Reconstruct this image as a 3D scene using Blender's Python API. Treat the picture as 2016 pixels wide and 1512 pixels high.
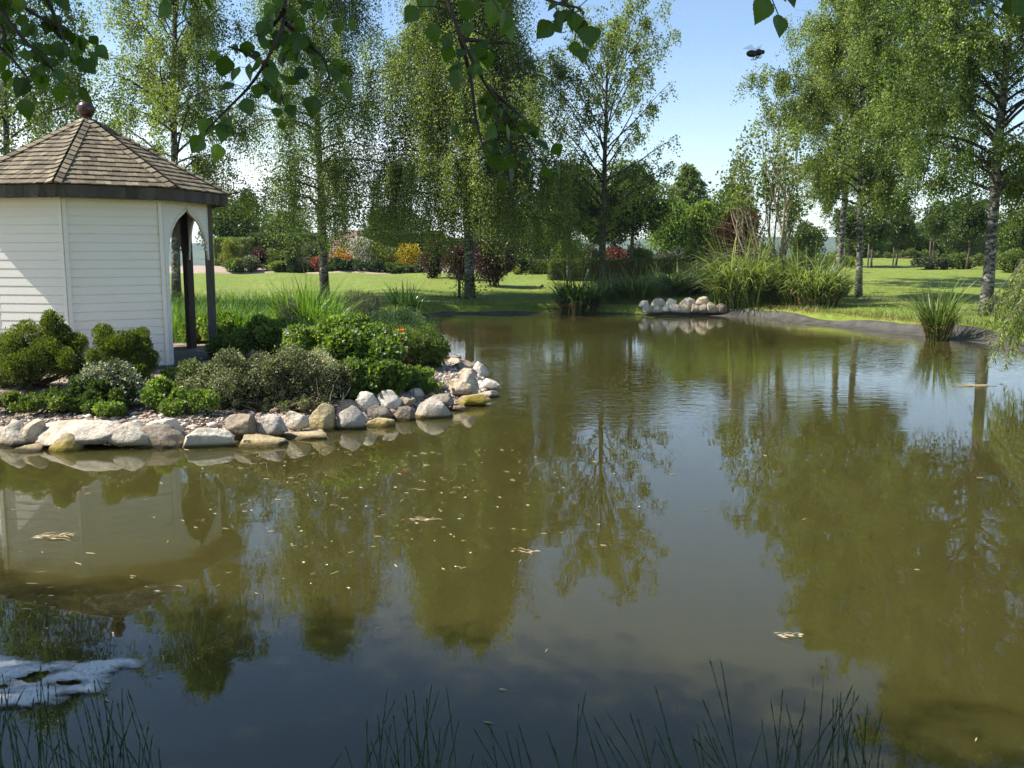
import bpy, bmesh, math, random
import numpy as np
from mathutils import Vector, Matrix, noise as mnoise

random.seed(7)
RNG = np.random.default_rng(11)
for o in list(bpy.data.objects):
    bpy.data.objects.remove(o)
SC = bpy.context.scene
COL = SC.collection
R = math.radians

# ------------------------------------------------------------------ camera, sky, sun
EYE = 1.85
PITCH = R(8.0)
FPX = 1008 / math.tan(R(29.0))          # focal length in photo pixels
cam = bpy.data.cameras.new("camera")
cam.sensor_width = 36.0
cam.lens = 18.0 / math.tan(R(29.0))
cam.clip_start = 0.05
cam.clip_end = 6000
camo = bpy.data.objects.new("camera", cam)
COL.objects.link(camo)
camo.location = (0, 0, EYE)
camo.rotation_euler = (math.pi / 2 - PITCH, 0, 0)
SC.camera = camo

SUN_DIR = 178.5      # degrees, anticlockwise from +X, where the sun stands
SUN_EL = 50.0
world = bpy.data.worlds.new("World")
SC.world = world
world.use_nodes = True
wn = world.node_tree
wn.nodes.clear()
def wnode(t, **kw):
    n = wn.nodes.new(t)
    for k, v in kw.items():
        setattr(n, k, v)
    return n
w_out = wnode("ShaderNodeOutputWorld")
w_bg = wnode("ShaderNodeBackground")
w_sky = wnode("ShaderNodeTexSky", sky_type='NISHITA', sun_disc=False)
w_sky.sun_elevation = R(SUN_EL)
w_sky.sun_rotation = R(90 - SUN_DIR)
w_sky.altitude = 100
w_sky.air_density = 1.0
w_sky.dust_density = 0.3
w_sky.ozone_density = 2.6
w_bg.inputs[1].default_value = 0.104
# low cumulus bank near the horizon, as part of the sky itself
w_tc = wnode("ShaderNodeTexCoord")
w_map = wnode("ShaderNodeMapping")
w_map.inputs['Scale'].default_value = (2.2, 2.2, 5.0)
w_noi = wnode("ShaderNodeTexNoise")
w_noi.inputs['Scale'].default_value = 1.6
w_noi.inputs['Detail'].default_value = 7
w_sep = wnode("ShaderNodeSeparateXYZ")
w_low = wnode("ShaderNodeMapRange")
w_low.inputs[1].default_value = 0.10
w_low.inputs[2].default_value = 0.21
w_low.inputs[3].default_value = 1.0
w_low.inputs[4].default_value = 0.0
w_west = wnode("ShaderNodeMapRange")
w_west.inputs[1].default_value = 0.12
w_west.inputs[2].default_value = -0.20
w_west.inputs[3].default_value = 0.12
w_west.inputs[4].default_value = 1.0
w_rmp = wnode("ShaderNodeMapRange")
w_rmp.inputs[1].default_value = 0.36
w_rmp.inputs[2].default_value = 0.56
w_mul = wnode("ShaderNodeMath", operation='MULTIPLY')
w_mul2 = wnode("ShaderNodeMath", operation='MULTIPLY')
w_mix = wnode("ShaderNodeMixRGB")
w_mix.inputs[2].default_value = (8.0, 8.2, 8.6, 1)
L = wn.links.new
L(w_tc.outputs['Generated'], w_map.inputs[0]); L(w_map.outputs[0], w_noi.inputs['Vector'])
L(w_tc.outputs['Generated'], w_sep.inputs[0]); L(w_sep.outputs[2], w_low.inputs[0])
L(w_sep.outputs[0], w_west.inputs[0])
L(w_noi.outputs[0], w_rmp.inputs[0]); L(w_rmp.outputs[0], w_mul.inputs[0]); L(w_low.outputs[0], w_mul.inputs[1])
L(w_mul.outputs[0], w_mul2.inputs[0]); L(w_west.outputs[0], w_mul2.inputs[1])
L(w_sky.outputs[0], w_mix.inputs[1]); L(w_mul2.outputs[0], w_mix.inputs[0])
L(w_mix.outputs[0], w_bg.inputs[0]); L(w_bg.outputs[0], w_out.inputs[0])

sl = bpy.data.lights.new("sun", 'SUN')
sl.energy = 5.0
sl.angle = R(0.5)
sl.color = (1.0, 0.95, 0.86)
slo = bpy.data.objects.new("sun", sl)
COL.objects.link(slo)
sd = Vector((math.cos(R(SUN_DIR)) * math.cos(R(SUN_EL)), math.sin(R(SUN_DIR)) * math.cos(R(SUN_EL)), math.sin(R(SUN_EL))))
slo.rotation_euler = sd.to_track_quat('Z', 'Y').to_euler()
slo.location = (-30, 0, 40)
SC.view_settings.view_transform = 'Standard'
SC.view_settings.look = 'None'
SC.view_settings.exposure = 0.95
SC.view_settings.gamma = 1.0
SC.view_settings.use_curve_mapping = False
SC.render.engine = 'CYCLES'
SC.cycles.use_denoising = True
SC.cycles.denoising_input_passes = 'RGB'     # keeps the mirror images in the water crisp
SC.cycles.max_bounces = 6
SC.cycles.diffuse_bounces = 3
SC.cycles.glossy_bounces = 3
SC.cycles.transmission_bounces = 4
SC.cycles.transparent_max_bounces = 8
SC.cycles.caustics_reflective = False
SC.cycles.caustics_refractive = False

# ------------------------------------------------------------------ pixel <-> place helpers
CP, SP = math.cos(PITCH), math.sin(PITCH)
def ray(px, py):
    u = (px - 1008) / FPX
    v = (756 - py) / FPX
    return np.array((u, CP + v * SP, -SP + v * CP))
def at(px, py, z=0.0):
    d = ray(px, py)
    t = (z - EYE) / d[2]
    return np.array((0, 0, EYE)) + d * t
def atY(px, py, Y):
    d = ray(px, py)
    return np.array((0, 0, EYE)) + d * (Y / d[1])
def near(px, py, dist):
    d = ray(px, py)
    return np.array((0, 0, EYE)) + d / np.linalg.norm(d) * dist
def in_frame(P, m=1.06):
    q = np.asarray(P, float) - np.array((0, 0, EYE))
    dep = q[:, 1] * CP - q[:, 2] * SP
    up = q[:, 1] * SP + q[:, 2] * CP
    dd = np.maximum(dep, 1e-3)
    return (dep > 0.05) & (np.abs(q[:, 0] / dd) < m * 1008 / FPX) & (np.abs(up / dd) < m * 756 / FPX)
def sstep(a, b, x):
    t = np.clip((x - a) / (b - a), 0, 1)
    return t * t * (3 - 2 * t)
def rv(n):
    v = RNG.normal(size=(n, 3))
    return v / np.maximum(np.linalg.norm(v, axis=1, keepdims=True), 1e-6)
def unit(v):
    return v / np.maximum(np.linalg.norm(v, axis=-1, keepdims=True), 1e-9)

# ------------------------------------------------------------------ object helpers
def tag(o, label, cat=None, group=None, kind=None):
    o['label'] = label
    if cat: o['category'] = cat
    if group: o['group'] = group
    if kind: o['kind'] = kind
    return o
def thing(name, label, cat, loc=(0, 0, 0), rz=0.0, group=None):
    o = bpy.data.objects.new(name, None)
    COL.objects.link(o)
    o.location = tuple(float(c) for c in loc)
    o.rotation_euler = (0, 0, rz)
    o.empty_display_size = 0.2
    return tag(o, label, cat, group)
class Geo:
    """Collects vertices and faces (by numpy blocks) and links them as ONE mesh object."""
    def __init__(s):
        s.v = []; s.t = []; s.f = []; s.n = 0
    def add(s, V, F, tint=0.5, mi=0, smooth=False):
        V = np.asarray(V, float).reshape(-1, 3)
        F = np.asarray(F, int)
        if np.isscalar(tint): tint = np.full(len(V), tint)
        s.v.append(V); s.t.append(np.asarray(tint, float))
        s.f.append((F + s.n, mi, smooth)); s.n += len(V)
    def build(s, name, mats, parent=None, origin=None):
        me = bpy.data.meshes.new(name)
        V = np.concatenate(s.v); T = np.concatenate(s.t)
        if origin is not None: V = V - np.asarray(origin, float)
        nl = sum(f.size for f, _, _ in s.f); nf = sum(len(f) for f, _, _ in s.f)
        me.vertices.add(len(V)); me.vertices.foreach_set("co", V.astype(np.float32).ravel())
        me.loops.add(nl); me.polygons.add(nf)
        li = np.concatenate([f.ravel() for f, _, _ in s.f])
        tot = np.concatenate([np.full(len(f), f.shape[1]) for f, _, _ in s.f])
        st = np.concatenate(([0], np.cumsum(tot)[:-1]))
        mi = np.concatenate([np.full(len(f), m) for f, m, _ in s.f])
        sm = np.concatenate([np.full(len(f), q) for f, _, q in s.f])
        me.loops.foreach_set("vertex_index", li.astype(np.int32))
        me.polygons.foreach_set("loop_start", st.astype(np.int32))
        me.polygons.foreach_set("loop_total", tot.astype(np.int32))
        me.polygons.foreach_set("material_index", mi.astype(np.int32))
        me.polygons.foreach_set("use_smooth", sm.astype(bool))
        a = me.attributes.new("tint", 'FLOAT', 'POINT')
        a.data.foreach_set("value", T.astype(np.float32))
        me.update(calc_edges=True); me.validate()
        for m in (mats if isinstance(mats, (list, tuple)) else [mats]): me.materials.append(m)
        o = bpy.data.objects.new(name, me)
        COL.objects.link(o)
        if origin is not None and parent is None: o.location = tuple(float(c) for c in origin)
        if parent is not None: o.parent = parent
        return o
    # ---- shapes
    def kites(s, P, D, N, Ln, W, tint, mi=0, fold=0.12):
        n = len(P)
        D = unit(D); S = unit(np.cross(D, N)); Nn = np.cross(S, D)
        Ln = np.broadcast_to(np.asarray(Ln, float), (n,))[:, None]
        W = np.broadcast_to(np.asarray(W, float), (n,))[:, None]
        V = np.empty((n, 4, 3))
        V[:, 0] = P
        V[:, 1] = P + D * Ln * .42 + S * W * .5 + Nn * W * fold
        V[:, 2] = P + D * Ln
        V[:, 3] = P + D * Ln * .42 - S * W * .5 + Nn * W * fold
        s.add(V, np.arange(n * 4).reshape(n, 4), np.repeat(np.broadcast_to(tint, (n,)), 4), mi)
    def blades(s, P, D0, D1, Ln, W, tint, seg=4, mi=0, tip=None):
        """ribbons that start along D0 and bend over to D1"""
        n = len(P)
        D0 = unit(D0); D1 = unit(D1)
        Ln = np.broadcast_to(np.asarray(Ln, float), (n,)); W = np.broadcast_to(np.asarray(W, float), (n,))
        side = np.cross(D0, rv(n) * .6 + D1); side[:, 2] *= .2; side = unit(side)
        V = np.empty((n, (seg + 1) * 2, 3)); p = P.copy()
        for k in range(seg + 1):
            u = k / seg
            w = W * (1 - u ** 1.8) * .5 * min(1, .55 + 2 * u) + .0006
            V[:, 2 * k] = p + side * w[:, None]; V[:, 2 * k + 1] = p - side * w[:, None]
            d = unit(D0 * (1 - u) + D1 * u)
            p = p + d * (Ln / seg)[:, None]
        F = []
        for k in range(seg):
            F.append(np.stack([np.arange(n) * (seg + 1) * 2 + j for j in (2 * k, 2 * k + 1, 2 * k + 3, 2 * k + 2)], 1))
        tt = np.repeat(np.broadcast_to(tint, (n,)), (seg + 1) * 2)
        if tip is not None:
            tt = tt + np.tile(np.repeat(np.linspace(0, 1, seg + 1) ** 2, 2), n) * tip
        s.add(V, np.concatenate(F), tt, mi)
    def tube(s, pts, rad, sides=6, tint=0.5, mi=0, cap=True):
        pts = np.asarray(pts, float); m = len(pts)
        rad = np.broadcast_to(np.asarray(rad, float), (m,))
        tan = np.gradient(pts, axis=0); tan = unit(tan)
        ref = np.array((1, 0, 0)) if abs(tan[0][0]) < .8 else np.array((0, 1, 0))
        a = unit(np.cross(tan, ref)); b = np.cross(tan, a)
        an = np.arange(sides) / sides * 2 * math.pi
        V = pts[:, None] + rad[:, None, None] * (np.cos(an)[None, :, None] * a[:, None] + np.sin(an)[None, :, None] * b[:, None])
        i = np.arange(m - 1)[:, None] * sides; j = np.arange(sides)[None]; j2 = (j + 1) % sides
        F = np.stack([i + j, i + j2, i + sides + j2, i + sides + j], -1).reshape(-1, 4)
        s.add(V.reshape(-1, 3), F, tint, mi, True)
        if cap and sides == 4:
            s.f.append((np.array([[3, 2, 1, 0]]) + s.n - m * 4, mi, False))
            s.f.append((np.array([[0, 1, 2, 3]]) + s.n - 4, mi, False))
        elif cap and sides > 4:
            c = len(pts) * sides
            s.add([pts[0] - tan[0] * rad[0] * .2, pts[-1] + tan[-1] * rad[-1] * .3], np.zeros((0, 3), int), tint, mi)
            b0 = s.n - 2; o0 = b0 - c; o1 = b0 - sides
            s.f.append((np.array([[b0, o0 + (k + 1) % sides, o0 + k] for k in range(sides)]), mi, True))
            s.f.append((np.array([[b0 + 1, o1 + k, o1 + (k + 1) % sides] for k in range(sides)]), mi, True))
    def box(s, c, sx, sy, sz, rot=None, tint=0.5, mi=0):
        V = np.array([(x, y, z) for x in (-.5, .5) for y in (-.5, .5) for z in (-.5, .5)]) * (sx, sy, sz)
        if rot is not None: V = V @ np.array(rot).T
        F = [(0, 1, 3, 2), (4, 6, 7, 5), (0, 4, 5, 1), (2, 3, 7, 6), (0, 2, 6, 4), (1, 5, 7, 3)]
        s.add(V + np.asarray(c), F, tint, mi)
    def lathe(s, prof, c=(0, 0, 0), sides=20, tint=.5, mi=0, smooth=True):
        an = np.arange(sides) / sides * 2 * math.pi
        V = np.array([[(r * math.cos(a) + c[0], r * math.sin(a) + c[1], z + c[2]) for a in an] for r, z in prof]).reshape(-1, 3)
        F = [(k * sides + j, k * sides + (j + 1) % sides, (k + 1) * sides + (j + 1) % sides, (k + 1) * sides + j)
             for k in range(len(prof) - 1) for j in range(sides)]
        s.add(V, F, tint, mi, smooth)
    def ball(s, c, r, tint=.5, mi=0, seg=10, rot=None):
        prof = [(math.sin(t), -math.cos(t)) for t in np.linspace(0.02, math.pi - .02, seg)]
        an = np.arange(12) / 12 * 2 * math.pi
        V = np.array([[(q * math.cos(a), q * math.sin(a), z) for a in an] for q, z in prof]).reshape(-1, 3) * np.asarray(r)
        if rot is not None: V = V @ np.array(rot).T
        F = [(k * 12 + j, k * 12 + (j + 1) % 12, (k + 1) * 12 + (j + 1) % 12, (k + 1) * 12 + j) for k in range(len(prof) - 1) for j in range(12)]
        s.add(V + np.asarray(c), F, tint, mi, True)
    def prism(s, poly, ax, ay, az, org, thick, tint=.5, mi=0):
        """flat outline (2D points) extruded; ax, ay span the plane, az is the thickness direction"""
        bm = bmesh.new()
        ax, ay, az, org = (np.asarray(q, float) for q in (ax, ay, az, org))
        vs = [bm.verts.new(org + ax * p[0] + ay * p[1]) for p in poly]
        f = bm.faces.new(vs)
        r = bmesh.ops.extrude_face_region(bm, geom=[f])
        bmesh.ops.translate(bm, verts=[e for e in r['geom'] if isinstance(e, bmesh.types.BMVert)], vec=Vector(az * thick))
        bmesh.ops.triangulate(bm, faces=bm.faces[:])
        bmesh.ops.recalc_face_normals(bm, faces=bm.faces[:])
        bm.verts.index_update()
        s.add([v.co[:] for v in bm.verts], [[v.index for v in fc.verts] for fc in bm.faces], tint, mi)
        bm.free()

# ------------------------------------------------------------------ materials
def newmat(name):
    m = bpy.data.materials.new(name); m.use_nodes = True
    nt = m.node_tree; nt.nodes.clear()
    return m, nt
def nd(nt, t, **kw):
    n = nt.nodes.new(t)
    for k, v in kw.items():
        if k.startswith('i_'):
            key = k[2:].replace('_', ' ')
            n.inputs[key].default_value = v
        else: setattr(n, k, v)
    return n
def c4(c): return (c[0], c[1], c[2], 1.0)
def ramp(nt, fac, stops):
    r = nd(nt, "ShaderNodeValToRGB"); e = r.color_ramp.elements
    while len(e) < len(stops): e.new(0.5)
    for k, (p, c) in enumerate(stops): e[k].position = p; e[k].color = c4(c)
    nt.links.new(fac, r.inputs[0]); return r.outputs[0]
def noise_tex(nt, scale, detail=4, rough=.55, vec_scale=None, coord='Object'):
    tc = nd(nt, "ShaderNodeTexCoord"); out = tc.outputs[coord]
    if vec_scale is not None:
        mp = nd(nt, "ShaderNodeMapping"); mp.inputs['Scale'].default_value = vec_scale
        nt.links.new(out, mp.inputs[0]); out = mp.outputs[0]
    n = nd(nt, "ShaderNodeTexNoise"); n.inputs['Scale'].default_value = scale
    n.inputs['Detail'].default_value = detail; n.inputs['Roughness'].default_value = rough
    nt.links.new(out, n.inputs['Vector']); return n.outputs[0]
def mixc(nt, fac, a, b, mode='MIX'):
    m = nd(nt, "ShaderNodeMixRGB", blend_type=mode)
    for k, q in ((0, fac), (1, a), (2, b)):
        if isinstance(q, (int, float)): m.inputs[k].default_value = q
        elif isinstance(q, tuple): m.inputs[k].default_value = c4(q)
        else: nt.links.new(q, m.inputs[k])
    return m.outputs[0]
def finish(nt, col, rough=.7, bump=None, bstr=.3, bdist=.02, spec=.5):
    p = nd(nt, "ShaderNodeBsdfPrincipled"); o = nd(nt, "ShaderNodeOutputMaterial")
    if isinstance(col, tuple): p.inputs['Base Color'].default_value = c4(col)
    else: nt.links.new(col, p.inputs['Base Color'])
    p.inputs['Roughness'].default_value = rough
    p.inputs['Specular IOR Level'].default_value = spec
    if bump is not None:
        b = nd(nt, "ShaderNodeBump"); b.inputs['Strength'].default_value = bstr; b.inputs['Distance'].default_value = bdist
        nt.links.new(bump, b.inputs['Height']); nt.links.new(b.outputs[0], p.inputs['Normal'])
    nt.links.new(p.outputs[0], o.inputs[0]); return p
def attr(nt):
    a = nd(nt, "ShaderNodeAttribute"); a.attribute_name = "tint"; return a.outputs['Fac']
def leaf_mat(name, dark, mid, light, trans=.4, rough=.42, spec=.5):
    m, nt = newmat(name)
    col = ramp(nt, attr(nt), [(0, dark), (.5, mid), (1, light)])
    p = nd(nt, "ShaderNodeBsdfPrincipled"); nt.links.new(col, p.inputs['Base Color'])
    p.inputs['Roughness'].default_value = rough; p.inputs['Specular IOR Level'].default_value = spec
    t = nd(nt, "ShaderNodeBsdfTranslucent")
    tcol = mixc(nt, 1.0, col, (1.75, 1.75, .8), 'MULTIPLY'); nt.links.new(tcol, t.inputs[0])
    mx = nd(nt, "ShaderNodeMixShader"); mx.inputs[0].default_value = trans
    o = nd(nt, "ShaderNodeOutputMaterial")
    nt.links.new(p.outputs[0], mx.inputs[1]); nt.links.new(t.outputs[0], mx.inputs[2]); nt.links.new(mx.outputs[0], o.inputs[0])
    return m
def plain(name, c1, c2, scale=6, rough=.7, bstr=.2, vs=None, spec=.4, bdist=.02):
    m, nt = newmat(name)
    n = noise_tex(nt, scale, 5, .6, vs)
    finish(nt, ramp(nt, n, [(.3, c1), (.7, c2)]), rough, n, bstr, bdist, spec); return m
def tinted(name, stops, rough=.8, scale=20, vs=None, bstr=.2, streak=.35, spec=.3):
    """colour from the mesh's own tint per piece, plus grain"""
    m, nt = newmat(name)
    n = noise_tex(nt, scale, 5, .65, vs)
    col = ramp(nt, attr(nt), stops)
    g = ramp(nt, n, [(.25, (1 - streak,) * 3), (.75, (1 + streak,) * 3)])
    finish(nt, mixc(nt, 1.0, col, g, 'MULTIPLY'), rough, n, bstr, .01, spec); return m

M = {}
M['birch_leaf'] = leaf_mat('birch_leaf', (.045, .076, .015), (.13, .19, .044), (.28, .345, .12), .52, .4, .45)
M['birch_leaf_olive'] = leaf_mat('birch_leaf_olive', (.052, .08, .017), (.15, .205, .047), (.31, .36, .125), .52, .4, .45)
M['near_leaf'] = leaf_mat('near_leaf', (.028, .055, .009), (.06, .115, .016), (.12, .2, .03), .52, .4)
M['deep_green'] = leaf_mat('deep_green', (.024, .045, .01), (.065, .105, .022), (.15, .2, .045), .4, .4)
M['mid_green'] = leaf_mat('mid_green', (.04, .07, .012), (.11, .16, .027), (.22, .27, .06), .42, .42)
M['bright_green'] = leaf_mat('bright_green', (.05, .095, .014), (.135, .21, .035), (.28, .36, .09), .42, .42)
M['lime'] = leaf_mat('lime', (.09, .12, .015), (.2, .22, .025), (.34, .34, .04), .35, .5)
M['yellow'] = leaf_mat('yellow', (.2, .17, .01), (.48, .36, .015), (.62, .5, .04), .3, .5)
M['orange'] = leaf_mat('orange', (.22, .1, .006), (.5, .22, .01), (.6, .32, .03), .3, .5)
M['maroon'] = leaf_mat('maroon', (.018, .004, .007), (.05, .010, .016), (.13, .035, .045), .25, .35)
M['rust'] = leaf_mat('rust', (.075, .02, .012), (.2, .06, .03), (.34, .13, .065), .28, .6)
M['grey_green'] = leaf_mat('grey_green', (.03, .045, .02), (.085, .105, .05), (.2, .22, .13), .25, .55)
M['cotoneaster'] = leaf_mat('cotoneaster', (.035, .045, .014), (.125, .145, .05), (.42, .42, .26), .25, .4)
M['yew'] = leaf_mat('yew', (.032, .055, .008), (.105, .145, .018), (.22, .26, .04), .35, .5)
M['conifer'] = leaf_mat('conifer', (.018, .045, .012), (.035, .085, .02), (.07, .13, .035), .2, .5)
M['white_bloom'] = leaf_mat('white_bloom', (.03, .05, .015), (.4, .4, .36), (.8, .8, .76), .2, .6)
M['variegated'] = leaf_mat('variegated', (.02, .04, .012), (.12, .15, .07), (.6, .62, .5), .2, .5)
M['willow'] = leaf_mat('willow', (.09, .15, .02), (.19, .26, .045), (.34, .4, .1), .45, .45)
M['grass'] = leaf_mat('grass', (.06, .1, .012), (.13, .185, .024), (.22, .26, .05), .35, .5)
M['lush'] = leaf_mat('lush', (.035, .085, .008), (.085, .175, .016), (.17, .27, .035), .42, .4)
M['reed'] = leaf_mat('reed', (.028, .06, .012), (.095, .155, .03), (.31, .36, .13), .36, .36)
M['straw'] = leaf_mat('straw', (.12, .075, .03), (.34, .23, .1), (.55, .42, .22), .25, .7)
M['iris'] = leaf_mat('iris', (.015, .045, .011), (.04, .09, .02), (.12, .19, .06), .3, .36)
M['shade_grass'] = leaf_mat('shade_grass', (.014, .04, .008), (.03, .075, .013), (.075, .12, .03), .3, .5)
M['flower_lilac'] = leaf_mat('flower_lilac', (.35, .3, .5), (.5, .45, .66), (.72, .68, .82), .3, .6)
M['poppy'] = leaf_mat('poppy', (.6, .06, .01), (.75, .12, .02), (.8, .2, .03), .3, .5)
M['fleck'] = leaf_mat('fleck', (.25, .13, .06), (.5, .42, .22), (.78, .75, .62), .1, .7)

M['white_paint'] = None
def white_paint():
    m, nt = newmat('white_paint')
    n1 = noise_tex(nt, 3.0, 6, .7); n2 = noise_tex(nt, 40, 3)
    col = mixc(nt, ramp(nt, n1, [(.5, (0, 0, 0)), (.85, (.5, .5, .5))]), (.86, .82, .73), (.74, .70, .57))
    finish(nt, col, .45, n2, .05, .004, .4); return m
M['white_paint'] = white_paint()
M['dark_timber'] = plain('dark_timber', (.045, .032, .022), (.085, .064, .046), 9, .8, .3, (6, 6, .5))
M['grey_timber'] = plain('grey_timber', (.09, .078, .062), (.17, .15, .12), 9, .8, .3, (6, 6, .5))
M['brown_lining'] = plain('brown_lining', (.13, .08, .05), (.2, .13, .08), 5, .7, .15, (1, 1, 6))
M['shingle'] = tinted('shingle', [(0, (.055, .043, .028)), (.45, (.162, .129, .083)), (1, (.34, .28, .185))], .85, 26, (3, 3, 1), .4, .5)
M['fascia'] = tinted('fascia', [(0, (.05, .042, .032)), (1, (.11, .095, .075))], .85, 20, None, .3, .3)
M['finial'] = plain('finial', (.045, .014, .012), (.09, .03, .024), 14, .28, .1, (1, 1, 3), .6)
M['rubber'] = plain('rubber', (.034, .030, .026), (.10, .09, .078), 3.0, .6, .5, (1, 1, 1), .4, .05)
M['black_metal'] = plain('black_metal', (.012, .012, .012), (.02, .02, .02), 20, .5)
M['bark'] = plain('bark', (.05, .04, .03), (.14, .115, .085), 12, .85, .5, (2, 2, .5))
M['twig'] = plain('twig', (.028, .018, .012), (.06, .04, .028), 30, .7, .2)
M['pale_bark'] = plain('pale_bark', (.15, .125, .075), (.36, .31, .19), 10, .85, .5, (2, 2, .6))
M['woody'] = plain('woody', (.06, .035, .02), (.15, .09, .055), 18, .85, .4)
M['stake'] = plain('stake', (.07, .055, .04), (.15, .12, .09), 14, .85, .3, (3, 3, .5))
M['plastic_white'] = plain('plastic_white', (.7, .7, .72), (.8, .8, .8), 10, .4)
M['roof_tile'] = plain('roof_tile', (.17, .1, .075), (.3, .2, .155), 4, .85, .4, (1, 6, 6))
M['house_wall'] = plain('house_wall', (.68, .66, .6), (.78, .76, .7), 5, .8, .1)
M['glass_dark'] = plain('glass_dark', (.02, .025, .03), (.03, .035, .04), 2, .05, 0)
M['insect'] = plain('insect', (.008, .007, .006), (.03, .022, .012), 60, .5)
def wing_mat():
    m, nt = newmat('insect_wing')
    p = finish(nt, (.25, .25, .27), .2); p.inputs['Alpha'].default_value = .2; return m
M['wing'] = wing_mat()
def birch_bark():
    m, nt = newmat('birch_bark')
    a = noise_tex(nt, 6, 7, .7, (1, 1, 2.6)); b = noise_tex(nt, 2.2, 3, .6); 
    base = ramp(nt, b, [(.35, (.13, .115, .095)), (.62, (.38, .35, .3))])
    dark = ramp(nt, a, [(.47, (0, 0, 0)), (.58, (1, 1, 1))])
    col = mixc(nt, dark, (.03, .026, .022), base)
    finish(nt, col, .75, a, .4, .02); return m
M['birch_bark'] = birch_bark()
def rock_mat():
    m, nt = newmat('stone')
    oi = nd(nt, "ShaderNodeObjectInfo")
    n1 = noise_tex(nt, 5, 7, .65); n2 = noise_tex(nt, 34, 4, .7); n3 = noise_tex(nt, 2.4, 4, .6)
    tc = nd(nt, "ShaderNodeNewGeometry"); sp = nd(nt, "ShaderNodeSeparateXYZ"); nt.links.new(tc.outputs['Position'], sp.inputs[0])
    g = mixc(nt, 1.0, oi.outputs['Color'], ramp(nt, n1, [(.3, (.62, .6, .57)), (.68, (1.12, 1.1, 1.06))]), 'MULTIPLY')
    g = mixc(nt, 1.0, g, ramp(nt, n2, [(.32, (.62, .62, .62)), (.5, (1, 1, 1)), (.75, (1.12, 1.12, 1.1))]), 'MULTIPLY')
    g = mixc(nt, 1.0, g, ramp(nt, n3, [(.34, (.66, .63, .56)), (.5, (1, 1, 1))]), 'MULTIPLY')
    # ochre algae tide line just above the water
    mr = nd(nt, "ShaderNodeMapRange"); mr.inputs[1].default_value = .10; mr.inputs[2].default_value = .015
    nt.links.new(sp.outputs[2], mr.inputs[0])
    mu = nd(nt, "ShaderNodeMath", operation='MULTIPLY'); nt.links.new(mr.outputs[0], mu.inputs[0])
    nt.links.new(ramp(nt, n3, [(.35, (.05,) * 3), (.62, (.8,) * 3)]), mu.inputs[1])
    g = mixc(nt, mu.outputs[0], g, (.27, .19, .07))
    wl = nd(nt, "ShaderNodeMapRange"); wl.inputs[1].default_value = .045; wl.inputs[2].default_value = .02; nt.links.new(sp.outputs[2], wl.inputs[0])
    g = mixc(nt, wl.outputs[0], g, (.055, .045, .022))
    # moss and lichen where the object's alpha asks for it
    mo = nd(nt, "ShaderNodeMath", operation='SUBTRACT'); mo.inputs[0].default_value = 1.0; nt.links.new(oi.outputs['Alpha'], mo.inputs[1])
    m2 = nd(nt, "ShaderNodeMath", operation='MULTIPLY'); nt.links.new(mo.outputs[0], m2.inputs[0])
    nt.links.new(ramp(nt, n3, [(.42, (0,) * 3), (.56, (1,) * 3)]), m2.inputs[1])
    g = mixc(nt, m2.outputs[0], g, (.27, .2, .02))
    mix = nd(nt, "ShaderNodeMath", operation='ADD'); nt.links.new(n1, mix.inputs[0])
    m3 = nd(nt, "ShaderNodeMath", operation='MULTIPLY'); m3.inputs[1].default_value = .35; nt.links.new(n2, m3.inputs[0]); nt.links.new(m3.outputs[0], mix.inputs[1])
    finish(nt, g, .88, mix.outputs[0], .8, .045, .25); return m
M['stone'] = rock_mat()
def lawn_mat():
    m, nt = newmat('lawn')
    a = noise_tex(nt, .35, 4, .6); b = noise_tex(nt, 5, 8, .8, (1, .5, 1)); c = noise_tex(nt, 70, 3, .7)
    col = ramp(nt, b, [(.3, (.075, .115, .013)), (.5, (.145, .195, .025)), (.72, (.24, .275, .05))])
    col = mixc(nt, ramp(nt, a, [(.4, (0,) * 3), (.7, (.6,) * 3)]), col, (.19, .225, .035))
    dr = noise_tex(nt, 1.3, 5, .7, (.6, 1.6, 1)); 
    col = mixc(nt, ramp(nt, dr, [(.63, (0,) * 3), (.75, (.55,) * 3)]), col, (.2, .19, .06))
    finish(nt, col, .8, c, .6, .03, .25); return m
M['lawn'] = lawn_mat()
def soil_mat():
    m, nt = newmat('gravelly_soil')
    a = noise_tex(nt, 2.0, 4); b = nd(nt, "ShaderNodeTexVoronoi"); b.inputs['Scale'].default_value = 42
    tc = nd(nt, "ShaderNodeTexCoord"); nt.links.new(tc.outputs['Object'], b.inputs['Vector'])
    peb = ramp(nt, b.outputs['Color'], [(.1, (.16, .115, .08)), (.5, (.34, .27, .2)), (.9, (.5, .43, .34))])
    col = mixc(nt, ramp(nt, a, [(.38, (0,) * 3), (.55, (1,) * 3)]), (.1, .065, .042), peb)
    finish(nt, col, .9, b.outputs['Distance'], .7, .02, .2); return m
M['soil'] = soil_mat()
M['pale_gravel'] = plain('pale_gravel', (.25, .18, .13), (.42, .33, .26), 30, .9, .4)
M['pebble'] = tinted('pebble', [(0, (.2, .14, .1)), (.5, (.42, .34, .26)), (1, (.66, .6, .52))], .85, 40, None, .2, .2)
M['mulch'] = tinted('mulch', [(0, (.06, .035, .022)), (.6, (.16, .095, .055)), (1, (.4, .3, .19))], .9, 40, None, .2, .3)
M['hill'] = plain('hill', (.012, .028, .01), (.075, .11, .03), .03, .9, .0)
M['foam'] = None
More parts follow.
